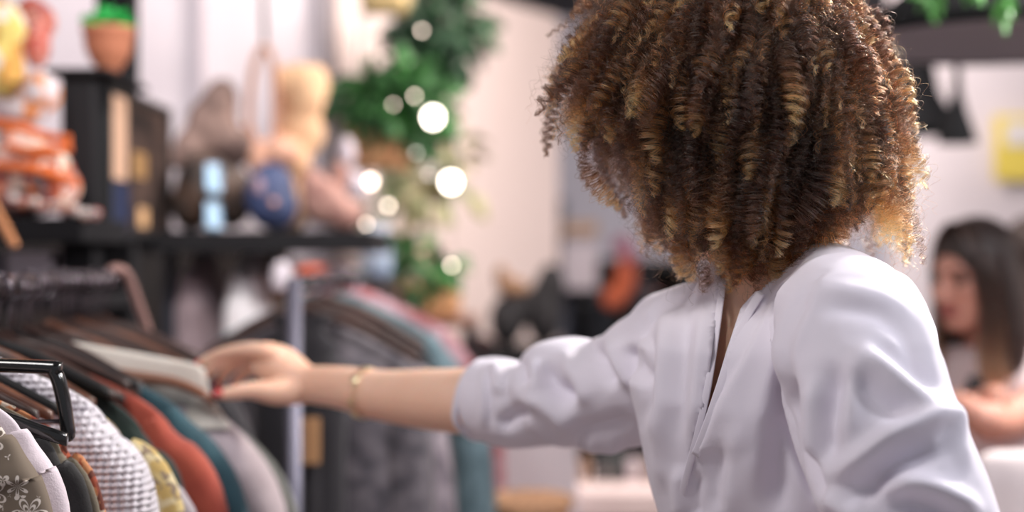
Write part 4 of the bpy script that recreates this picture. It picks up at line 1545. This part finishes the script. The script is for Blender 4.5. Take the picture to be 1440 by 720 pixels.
for i, (y, W, z0, c1, c2, lab, th, sw) in enumerate(coats):
    garment('coat_on_hanger', lab, 'coat', y, W, cloth('coat_%s' % 'abcdefg'[i], c1, c2, bump=.8, bscale=120), z0=z0, rx=R2X, seed=30 + i, thick=th, sw=sw, drop=.085, length=.85, wref=.30, fold=.010)
h2 = make_hanger('clothes_hanger', 'dark hanger on the far rack of coats', 2.56, M['wood_dark'], ztop=1.345, half=.2, rx=R2X, rz=R2Z, group='hangers on the far rack')
for y in (2.65, 2.68, 2.74, 2.83, 2.87, 2.95, 3.0, 3.07, 3.16, 3.2):
    dup(h2, (R2X, y, 1.345 + .01 * (int(y * 100) % 2)))
tg = MB().box((0, 0, 0), (.034, .003, .080), bevel=.001).build('paper_tag', mat('kraft', (176, 132, 92), .8), None, False)
tg.location = P(436, 620, 2.46)
tag(tg, 'brown kraft price tag hanging at the front coat of the far rack', 'tag')
tg2 = MB().tube([P(436, 588, 2.46), P(440, 540, 2.48), P(430, 480, 2.5)], .001, 6)
tg2.build('string', M['black'], tg)

# ------------------------------------------------------------------ plants and string lights
def planter(name, label, cub, sc, d, leafm, n, lsize, rad, seed, boxm, trail=0, cord=True, off=(0, 0)):
    (u0, v0, u1, v1) = cub
    p0, p1 = P(u0, v1, d), P(u1, v0, d)
    c = (p0 + p1) / 2
    w, h = p1[0] - p0[0], p1[2] - p0[2]
    t = empty(name, (c[0], d, p0[2]), label, 'plant')
    b_ = MB()
    b_.loft([((c[0], d, p0[2]), (w * .44, 0, 0), (0, w * .34, 0)), ((c[0], d, p0[2] + h * .5), (w * .49, 0, 0), (0, w * .38, 0)), ((c[0], d, p1[2]), (w * .52, 0, 0), (0, w * .40, 0)),
             ((c[0], d, p1[2]), (w * .46, 0, 0), (0, w * .34, 0)), ((c[0], d, p1[2] - h * .15), (w * .45, 0, 0), (0, w * .33, 0))], 32, power=.5)
    b_.build('basket', boxm, t)
    mb = MB()
    leaves(mb, (c[0] + off[0], d, p1[2] + rad[2] * .5 + off[1]), rad, n, lsize, seed)
    r = np.random.default_rng(seed + 1)
    for k in range(trail):
        a = r.uniform(-1, 1)
        for z in np.linspace(0, r.uniform(.2, .42), 9):
            leaves(mb, (c[0] + a * w * .6 + .02 * math.sin(z * 20 + k), d - .06 + .04 * r.random(), p1[2] - z), (.02, .02, .02), 3, lsize * .6, seed + k * 31 + int(z * 100))
    mb.build('foliage', leafm, t)
    if cord:
        cd = MB()
        for q in (-1, 1):
            cd.tube([(c[0] + q * w * .45, d, p1[2]), (c[0], d, CH)], .002, 6)
        cd.build('cord', M['black'], t)
    return t


planter('hanging_planter', 'large green plant in a tan basket hanging beside the two bright bulbs', (492, 185, 582, 238), 1, 4.0, M['leaf'], 330, .08, (.15, .12, .10), 5, M['wood_tan'], trail=1, off=(.04, .03))
planter('hanging_planter', 'dark leafy plant against the partition, upper right of the big basket', (590, 70, 640, 100), 1, 4.4, M['leafdark'], 260, .08, (.13, .10, .16), 6, M['wood_dark'], trail=2, off=(.0, -.02))
planter('hanging_planter', 'yellowish basket of greenery at the top of the frame above the foliage', (505, -30, 575, 18), 1, 4.1, M['leafolive'], 120, .07, (.10, .08, .05), 7, mat('straw_yellow', (214, 186, 132), .8), off=(0, .02))
planter('potted_plant', 'low green plant in a tan wooden box behind the coats', (500, 396, 592, 445), 1, 4.0, M['leaf'], 110, .07, (.14, .10, .07), 8, M['wood_tan'], cord=False, off=(.06, .0))
planter('potted_plant', 'pale olive trailing plant between the bulbs and the partition', (560, 345, 622, 380), 1, 4.45, M['leafolive'], 130, .08, (.15, .10, .24), 9, mat('warm_pot', (206, 180, 160), .8), cord=False, off=(0.02, .12))
stand = empty('plant_stand', (-.30, 4.1, 0), 'dark stand carrying the low potted plants', 'stand')
MB().box((-.30, 4.12, 1.265), (.40, .42, .02), bevel=.003).build('top', M['wood_mid'], stand, False)
for sx in (-1, 1):
    for sy in (-1, 1):
        MB().box((-.30 + sx * .18, 4.12 + sy * .19, .627), (.03, .03, 1.255), bevel=.003).build('leg', M['black'], stand, False)
MB().box((-.215, 4.25, 1.345), (.12, .12, .14), bevel=.01).build('riser', M['wood_tan'], stand, False)
vs = empty('glass_vase', P(530, 396, 3.8), 'pale blue and white vase by the low green plant', 'vase')
c = P(530, 396, 3.8)
MB().lathe([(0, 0), (.032, 0), (.042, .03), (.040, .08), (.028, .13), (.034, .15), (.030, .15), (.024, .13), (.034, .07), (0, .01)], c=c).build('body', mat('vase_blue', (186, 198, 216), .15, rgb2=(120, 140, 166), nscale=10), vs)
box_thing('display_block', 'tan display block below the blue vase', 'block', (c[0], 3.8, c[2] / 2), (.11, .11, c[2]), mat('block_dark', (70, 58, 54), .8))

glow_big = mat('bulb_glow', (255, 244, 232), .3, emit=(255, 240, 225), estr=16.0)
glow_mid = mat('bulb_glow_mid', (255, 240, 226), .3, emit=(255, 232, 214), estr=9.0)
glow_low = mat('bulb_glow_low', (236, 240, 226), .3, emit=(240, 232, 220), estr=4.0)
bulbs = [(609, 165, 3.78, .020, glow_big, 'bright bulb, upper of the two glaring ones by the plants'), (634, 256, 3.85, .020, glow_big, 'bright bulb, lower of the two glaring ones by the plants'),
         (521, 255, 3.8, .012, glow_mid, 'small bright bulb left of the lower glaring one'), (593, 43, 3.8, .005, glow_mid, 'small bulb topmost among the leaves'), (583, 135, 3.75, .005, glow_mid, 'small bulb just left of the upper glaring one'),
         (553, 147, 3.75, .004, glow_mid, 'small faint bulb over the tan basket'), (546, 289, 3.8, .007, glow_mid, 'small bulb below the tan hanging basket'), (515, 315, 3.75, .005, glow_mid, 'small faint bulb above the blue vase'),
         (635, 373, 3.8, .006, glow_mid, 'small bulb lowest beside the partition'), (585, 215, 3.8, .005, glow_low, 'faint bulb under the upper glaring one'), (603, 246, 3.8, .005, glow_low, 'faint bulb left of the lower glaring one')]
for u, v, d, r_, gm, lab in bulbs:
    c = P(u, v, d)
    t = empty('light_bulb', (c[0], c[1], c[2]), lab, 'light bulb')
    MB().ellipsoid(c, (r_, r_, r_ * 1.1), 16, 12).build('glass', gm, t)
    MB().tube([c + np.array([0, 0, r_ * .9]), c + np.array([0, 0, r_ * .9 + .012])], .4 * r_ + .002, 10).build('socket', M['black'], t)
    MB().tube([c + np.array([0, 0, r_ + .008]), (c[0], c[1], CH)], .0011, 5).build('wire', M['black'], t)

# ------------------------------------------------------------------ middle of the shop
box_thing('display_counter', 'white display counter beyond the rack, under the woman\'s sleeve', 'counter', ((735 - 720) / FPX * 3.6 - .0, 3.75, .51), (.27, .5, 1.02), mat('counter_white', (228, 218, 222), .6), bevel=.01)
bk = empty('wicker_basket', P(742, 738, 3.0), 'tan wicker basket low in front of the white counter', 'basket')
c = P(742, 738, 3.0)
MB().lathe([(0, 0), (.075, 0), (.10, .055), (.094, .06), (.07, .01), (0, .01)], c=c, n=40).build('body', mat('wicker', (190, 146, 110), .8, rgb2=(150, 112, 86), nscale=60), bk)
box_thing('basket_stand', 'wooden block carrying the wicker basket', 'block', (c[0], 3.0, c[2] / 2), (.2, .2, c[2]), M['wood_tan'], bevel=.01)
box_thing('display_table', 'pale pinkish table top behind the woman\'s chest', 'table', P(875, 688, 4.1) + np.array([0.06, .1, -.02]), (.42, .5, .085), mat('table_pink', (226, 206, 204), .6), bevel=.01)
box_thing('table_block', 'dark wooden block under the pale pinkish table', 'block', (P(875, 688, 4.1)[0] + .06, 4.2, .36), (.36, .42, .70), M['wood_dark'])
# things standing on the table
tz = P(875, 688, 4.1)[2] + .0235
for i, (u, w, h, cl, lab) in enumerate(((822, .03, .075, (130, 92, 60), 'brown jar on the pale table beside the sleeve'), (842, .04, .085, (46, 48, 50), 'black tin on the pale table'), (866, .05, .09, (54, 58, 58), 'dark grey tin on the pale table'),
                                        (890, .05, .065, (180, 166, 170), 'pale ball of yarn on the table'), (912, .04, .07, (120, 104, 96), 'taupe candle on the pale table next to the shirt'))):
    c = P(u, 650, 4.1); c[2] = tz
    o = MB().lathe([(0, 0), (w * .45, 0), (w * .5, h * .1), (w * .5, h * .8), (w * .38, h * .9), (w * .38, h), (0, h)], n=24).build('jar', mat('jar_%s' % 'abcde'[i], cl, .5), None)
    o.location = c
    tag(o, lab, 'jar')

# dark shelving at the back with goods
bs_ = empty('display_cabinet', (.35, 6.9, 0), 'black display cabinet far back beyond the partition', 'cabinet')
for x0 in (-.16, .86):
    MB().box((x0, 6.9, .72), (.05, .4, 1.44), bevel=.004).build('side_panel', M['black'], bs_, False)
for z in (.3, .72, 1.12, 1.42):
    MB().box((.35, 6.9, z), (1.0, .4, .03), bevel=.004).build('shelf', M['black'], bs_, False)
MB().box((.35, 7.08, .72), (1.0, .02, 1.40)).build('back_panel', M['black'], bs_, False)
clothes_c = [((40, 40, 46), .00), ((52, 54, 70), .18), ((36, 38, 44), .36), ((46, 42, 48), .54)]
for i, (cl, dx) in enumerate(clothes_c):
    garment('coat_on_hanger', ['black coat on the back wall beyond the partition', 'navy coat on the back wall', 'black coat beside the navy one on the back wall', 'dark plum coat on the back wall close to the curls'][i], 'coat', 6.55 + .02 * i, .17, cloth('back_coat_%s' % 'abcd'[i], cl), z0=1.32 + .03 * (i % 2), rx=-.02 + dx * 1.15, rot=PI / 2, sw=.15, thick=.075, sleeve=True, length=.9, wref=.3, seed=50 + i)
box_thing('back_rail', 'black rail carrying the coats far behind', 'rail', (.33, 6.58, 1.40), (.95, .02, .02), M['black'])
box_thing('pillar_display', 'narrow blue black pillar beside the end of the partition', 'pillar', P(782, 370, 6.2) * np.array([1, 1, 0]) + np.array([0, 0, .85]), (.085, .08, 1.70), mat('blue_black', (62, 66, 78), .6))
box_thing('grey_poster', 'pale grey poster board beyond the partition', 'poster', P(815, 372, 6.0), (.15, .02, .21), mat('poster_grey', (176, 168, 176), .6))
box_thing('wall_shelf', 'tan box on top of the pale grey poster board', 'box', P(815, 322, 6.0), (.15, .12, .06), mat('tan_box', (150, 124, 104), .7))
box_thing('low_cabinet', 'black low cabinet standing before the foot of the partition', 'cabinet', (.045, 4.78, .575), (.30, .24, 1.15), M['shelfblack'], bevel=.006)
lump('black_bag', 'black soft bag on the low cabinet before the partition, its left end', 'bag', [(712, 452, 4.78, .062, .08, .085), (728, 436, 4.78, .055, .07, .075)], mat('heap_black', (36, 35, 38), .9), voxel=.01, rest=1.1505)
lump('black_bag', 'black soft bag on the low cabinet nearest the end of the partition', 'bag', [(765, 445, 4.78, .065, .08, .11), (775, 410, 4.78, .05, .07, .08)], MATS['heap_black'], voxel=.01, rest=1.1505)
lump('brown_cushion', 'brown cushion perched on the black bag before the partition', 'cushion', [(722, 400, 4.78, .055, .07, .035), (705, 385, 4.78, .022, .05, .045)], mat('brown_cushion', (136, 104, 80), .8), voxel=.01, rest=1.305)
lump('maroon_cushion', 'dark maroon cushion low beside the far rack', 'cushion', [(672, 500, 5.0, .08, .08, .07), (650, 520, 5.0, .06, .08, .07)], mat('maroon', (84, 46, 48), .9), voxel=.012)
lump('orange_scarf', 'orange scarf among the dark clothes near the curls', 'scarf', [(880, 385, 6.0, .045, .05, .10), (862, 420, 6.0, .05, .05, .05)], mat('orange_scarf', (190, 96, 62), .8, rgb2=(150, 70, 52), nscale=12), voxel=.012)
lump('plum_scarf', 'plum pink scarf beside the orange one', 'scarf', [(875, 345, 6.0, .05, .05, .045), (890, 362, 5.98, .04, .05, .03)], mat('plum_scarf', (140, 92, 110), .8), voxel=.012)
lump('salmon_bag', 'salmon pink bag in the black cabinet, just over the far shoulder', 'bag', [(917, 430, 6.7, .045, .06, .07)], mat('salmon', (206, 128, 110), .8), voxel=.01)

# ------------------------------------------------------------------ lamps on the right
def pendant(label, u, v, d, prof, m_out, m_in, ztop, cordr=.004):
    c = P(u, v, d)
    t = empty('pendant_lamp', c, label, 'lamp')
    n = len(prof)
    MB().lathe(prof, c=c, n=64).build('shade', m_out, t)
    inner = [(0, .012), (prof[-1][0] * .985, .004)] if prof[-1][0] > .3 else [(r * .985, z - .003) for r, z in prof]
    MB().lathe(inner, c=c, n=64).build('shade_lining', m_in, t)
    MB().tube([(c[0], c[1], c[2] + prof[0][1] - .004), (c[0], c[1], ztop)], cordr, 10).build('cord', M['black'], t)
    if prof[-1][0] < .3:
      MB().ellipsoid((c[0], c[1], c[2] + prof[0][1] - .03), (prof[0][0] * .8, prof[0][0] * .8, .03), 16, 12).build('bulb', mat('bulb_off', (210, 206, 206), .3), t)
    return t


m_lamp = mat('lamp_black', (26, 26, 28), .85, spec=.1)
m_lin = mat('lamp_grey_lining', (134, 130, 138), .7)
pendant('huge black dish pendant lamp with grey lining, at the top right', 1420, 62, 2.9, [(.02, .26), (.10, .20), (.22, .10), (.30, .04), (.335, .012), (.335, 0.0)], m_lamp, m_lin, CH, .012)
pendant('black bell shaped pendant lamp right of the curls', 1272, 188, 4.2, [(.03, .30), (.05, .27), (.085, .20), (.10, .12), (.14, .05), (.155, 0)], m_lamp, m_lamp, CH, .008)
pendant('small black cone lamp below the huge dish', 1346, 200, 3.6, [(.008, .20), (.012, .13), (.024, .08), (.046, .015), (.05, 0)], m_lamp, m_lamp, CH, .006)
hp = empty('hanging_plant', P(1400, -10, 2.75), 'green leaves hanging over the rim of the huge lamp', 'plant')
mb = MB()
for u, v in ((1310, 2), (1410, 4), (1375, -30), (1330, -30)):
    leaves(mb, P(u, v - 4, 2.52), (.012, .012, .012), 9, .035, u, droop=.8)
mb.build('foliage', mat('leaf_fresh', (104, 170, 88), .5), hp)
MB().tube([P(1310, -10, 2.52), P(1340, -60, 2.6), P(1400, -70, 2.7), P(1412, -10, 2.52)], .002, 6, sub=4).build('stem', M['leafdark'], hp)
ysn = empty('wall_sign', P(1428, 208, 4.6), 'yellow and white poster on the pale wall at the right edge', 'poster')
MB().box(P(1440, 208, 4.6), (.19, .01, .21), bevel=.002).build('sheet', mat('sign_yellow', (236, 214, 96), .6), ysn, False)
MB().box(P(1440, 188, 4.592), (.12, .006, .08), bevel=.002).build('white_panel', mat('sign_white', (232, 226, 224), .6), ysn, False)
struct('wall_right_panel', MB().box((2.05, 4.68, CH / 2), (1.6, .1, CH)), M['wall'])

# ------------------------------------------------------------------ the seated girl on the right
girl = empty('person', (1.02, 3.05, 0), 'girl with long brown hair and white t-shirt, arms folded, behind the white chair back', 'person')
gd = 2.95
GC = P(1366, 388, gd)
gf, gs, gu = frame((-.80, -.50, -.12))
b = MB()
head_blobs(b, GC, gf, gs, gu, .93)
nb0 = P(1385, 470, gd + .03)
b.tube([P(1378, 420, gd + .02), P(1384, 455, gd + .03), P(1392, 490, gd + .04)], [.048, .044, .055], sub=3)
gsd = np.array([.86, -.50, 0]); gsd /= np.linalg.norm(gsd)
gnd = np.array([-.50, -.86, 0]); gnd /= np.linalg.norm(gnd)
tc_ = P(1405, 520, gd + .05)
b.loft([((tc_[0], tc_[1], z), gsd * a, gnd * c_) for z, a, c_ in ((.55, .16, .12), (.8, .15, .11), (1.0, .145, .105), (1.12, .155, .11), (1.20, .165, .10), (1.245, .13, .075), (1.275, .06, .05))], 28)
shN = tc_ + gsd * .16; shN[2] = 1.21
shF = tc_ - gsd * .16; shF[2] = 1.21
elN = P(1418, 590, gd - .17)
b.tube([shN, shN * .5 + elN * .5 + np.array([.015, 0, 0]), elN, P(1385, 592, gd - .24), P(1350, 570, gd - .22)], [.046, .042, .040, .036, .027], sub=4, round_ends=True)
for k in range(4):
    p0 = P(1348, 562 + k * 7, gd - .21)
    b.tube([p0, p0 + np.array([-.03, .012, .006]), p0 + np.array([-.052, .03, -.002])], [.010, .0085, .007], sub=3, round_ends=True)
elF = P(1338, 560, gd + .10)
b.tube([shF, elF, P(1372, 575, gd - .12), P(1400, 560, gd - .20)], [.044, .040, .034, .027], sub=4, round_ends=True)
for q in (-1, 1):
    hip = np.array([tc_[0], tc_[1], .56]) + gsd * q * .09
    kn = hip + gnd * .40
    ft = kn + np.array([0, 0, -.47]) - gnd * .12
    b.tube([hip, kn, (kn + ft) / 2, ft], [.085, .058, .05, .038], sub=4, round_ends=True)
    b.tube([ft, ft + gnd * .16], [.036, .026], sub=2, round_ends=True)
V, N, F = remesh(b, .0045, 3)
V = head_sculpt(V, GC, gf, gs, gu, .93)
link('body', mesh_data('body', V - np.array(girl.location), F, M['skin2']), girl)
face_parts(GC, gf, gs, gu, girl, mat('lips2', (170, 90, 88), .4), .93)
ts = MB()
ts.loft([((tc_[0], tc_[1], z), gsd * a, gnd * c_) for z, a, c_ in ((.62, .175, .135), (.8, .17, .13), (1.0, .165, .13), (1.12, .175, .132), (1.20, .182, .115), (1.245, .15, .09), (1.262, .10, .07))], 32)
ts.tube([shN - gsd * .03, shN + gsd * .005, shN * .62 + elN * .38 + np.array([.015, 0, 0.0])], [.058, .062, .060], sub=4)
ts.tube([shF + gsd * .03, shF, shF * .62 + elF * .38], [.055, .060, .058], sub=4)
V, N, F = remesh(ts, .0065, 4)
V = V + N * (vnoise(V, 40, 9) * .004)[:, None]
link('t_shirt', mesh_data('t_shirt', V - np.array(girl.location), F, mat('tee_white', (226, 208, 210), .8)), girl)
pr = MB()
for u, v, rx, rz in ((1372, 536, .017, .014), (1362, 550, .013, .012), (1376, 556, .012, .018), (1366, 566, .010, .010)):
    c = P(u, v, gd - .105)
    pr.ellipsoid(c, (rx, .012, rz), 16, 10)
V, N, F = remesh(pr, .004, 1)
link('printed_motif', mesh_data('printed_motif', V - np.array(girl.location), F, mat('print_black', (36, 36, 40), .8)), girl)
hb2 = MB()
Rm = np.stack([gs, gf, gu])
hb2.ellipsoid(GC - gf * .022 + gu * .035, (.084, .094, .088), 28, 18, R=Rm)
for q in (-1, 1):
    hb2.tube([GC + gs * q * .060 - gf * .02 + gu * .05, GC + gs * q * .078 - gf * .02 - gu * .03, GC + gs * q * .082 - gf * .02 - gu * .12, GC + gs * q * .075 - gf * .005 - gu * .205], [.035, .033, .036, .022], sub=4, round_ends=True)
hb2.tube([GC - gf * .05, GC - gf * .08 - gu * .08, GC - gf * .07 - gu * .19], [.07, .065, .045], sub=4, round_ends=True)
V, N, F = remesh(hb2, .006, 3)
hair2 = link('hair', mesh_data('hair', V - np.array(girl.location), F, M['hair_base2']), girl)


def straight_hair(c, f, s, u, n, length, k, seed, parent, gold):
    r = np.random.default_rng(seed)
    K_ = 26
    a = r.uniform(-PI * .80, PI * .80, n)                   # round the head, leaving the face
    a = a + PI
    side = np.sin(a); fw = np.cos(a)
    sg = np.where(side > 0, 1.0, -1.0)
    P0 = c + u * .125 * k + s * (sg * .006)[:, None] + f * (fw * .05 + .01)[:, None] * k
    P1 = c + u * .10 * k + s * (side * .085)[:, None] + f * (fw * .095 - .005)[:, None] * k
    P2 = c - u * .05 + s * (side * .100 * k)[:, None] + f * (fw * .09 - .02)[:, None] * k
    Le = length * r.uniform(.75, 1.05, n)
    P3 = P2.copy(); P3[:, 2] -= Le
    P3 += s * (side * -.006)[:, None]
    t = np.linspace(0, 1, K_)
    tt = t[None, :, None]
    A_ = P0[:, None] * ((1 - tt) ** 2) + 2 * (1 - tt) * tt * P1[:, None] + tt ** 2 * P2[:, None]
    B_ = P2[:, None] * (1 - tt) + P3[:, None] * tt
    B_ = B_ + (s[None, None] * np.sin(tt * 5 + a[:, None, None]) * .006) * tt
    out = np.concatenate([A_, B_[:, 1:]], 1)
    out = out + r.normal(0, .004, (n, 1, 3)) * np.linspace(.2, 1, out.shape[1])[None, :, None]
    rad = np.full(out.shape[:2], .0006)
    hair_curves('strands', out - np.array(girl.location) if parent.parent is girl else out - off3, None, rad, M['hair_brown'], None, np.clip(r.normal(gold, .2, n), 0, 1)).parent = parent


straight_hair(GC, gf, gs, gu, 3200, .17, .93, 4, hair2, .95)
# white chair backs in front of the girl
chb = empty('white_chair', (1.02, 2.42, 0), 'white cloth covered chair in front of the seated girl', 'chair')
mch = mat('chair_white', (226, 212, 212), .8)
cv = MB()
cx_ = P(1430, 660, 2.42)
st = []
for z, hw_, th_ in ((.0, .24, .05), (.3, .23, .048), (.6, .215, .045), (.9, .205, .04), (1.06, .20, .036), (1.105, .19, .03), (1.118, .165, .02)):
    st.append(((cx_[0] + .12, 2.42, z), (hw_, 0, 0), (0, th_, 0)))
cv.loft(st, 64, power=.6)
V, F = cv.arr()
V[:, 1] += .010 * np.sin(V[:, 0] * 95) * np.clip((1.1 - V[:, 2]) / .3, 0, 1)
link('back_cover', mesh_data('back_cover', V - np.array(chb.location), F, mch), chb)
MB().box((cx_[0] + .12, 2.20, .47), (.42, .40, .06), bevel=.02).build('seat', mch, chb, False)
for sx in (-1, 1):
    MB().box((cx_[0] + .12 + sx * .18, 2.02, .22), (.03, .03, .44), bevel=.003).build('leg', M['black'], chb, False)

# dark haired person behind
w3 = empty('person', P(1452, 400, 3.7) * np.array([1, 1, 0]), 'dark haired person cut by the right edge, behind the girl', 'person')
off3 = np.array(w3.location)
C3 = P(1456, 372, 3.7)
f3, s3, u3 = frame((-.3, .9, -.1))
b = MB()
head_blobs(b, C3, f3, s3, u3, 1.0)
b.tube([C3 - u3 * .05, C3 + np.array([0, 0, -.20])], [.05, .055], sub=2)
b.loft([((C3[0] + .02, C3[1], z), (a, 0, 0), (0, c_, 0)) for z, a, c_ in ((.5, .16, .12), (.9, .15, .11), (1.10, .165, .12), (1.18, .17, .11), (1.23, .12, .08), (1.26, .06, .06))], 24)
for q in (-1, 1):
    b.tube([(C3[0] + .02 + q * .17, C3[1], 1.17), (C3[0] + .02 + q * .21, C3[1], .92), (C3[0] + q * .15, C3[1] + .2, .80)], [.045, .04, .03], sub=4, round_ends=True)
    b.tube([(C3[0] + q * .09, C3[1], .5), (C3[0] + q * .09, C3[1] + .4, .5), (C3[0] + q * .09, C3[1] + .38, .05)], [.08, .06, .04], sub=4, round_ends=True)
V, N, F = remesh(b, .007, 3)
link('body', mesh_data('body', V - off3, F, M['skin2']), w3)
cl = MB()
cl.loft([((C3[0] + .02, C3[1], z), (a, 0, 0), (0, c_, 0)) for z, a, c_ in ((.48, .18, .14), (.9, .17, .13), (1.10, .185, .14), (1.18, .19, .13), (1.235, .14, .09), (1.25, .09, .075))], 28)
for q in (-1, 1):
    cl.tube([(C3[0] + .02 + q * .16, C3[1], 1.17), (C3[0] + .02 + q * .21, C3[1], .94), (C3[0] + q * .18, C3[1] + .1, .86)], [.06, .052, .045], sub=4, round_ends=True)
V, N, F = remesh(cl, .009, 3)
link('top', mesh_data('top', V - off3, F, cloth('dark_top', (46, 42, 46))), w3)
hb3 = MB()
hb3.ellipsoid(C3 - f3 * .01 + u3 * .03, (.095, .105, .10), 24, 16)
hb3.tube([C3, C3 - f3 * .05 - u3 * .10, C3 - f3 * .05 - u3 * .26], [.095, .09, .06], sub=4, round_ends=True)
V, N, F = remesh(hb3, .007, 3)
V = V + N * (vnoise(V, 60, 2) * .005)[:, None]
link('hair', mesh_data('hair', V - off3, F, M['hair_base2']), w3)
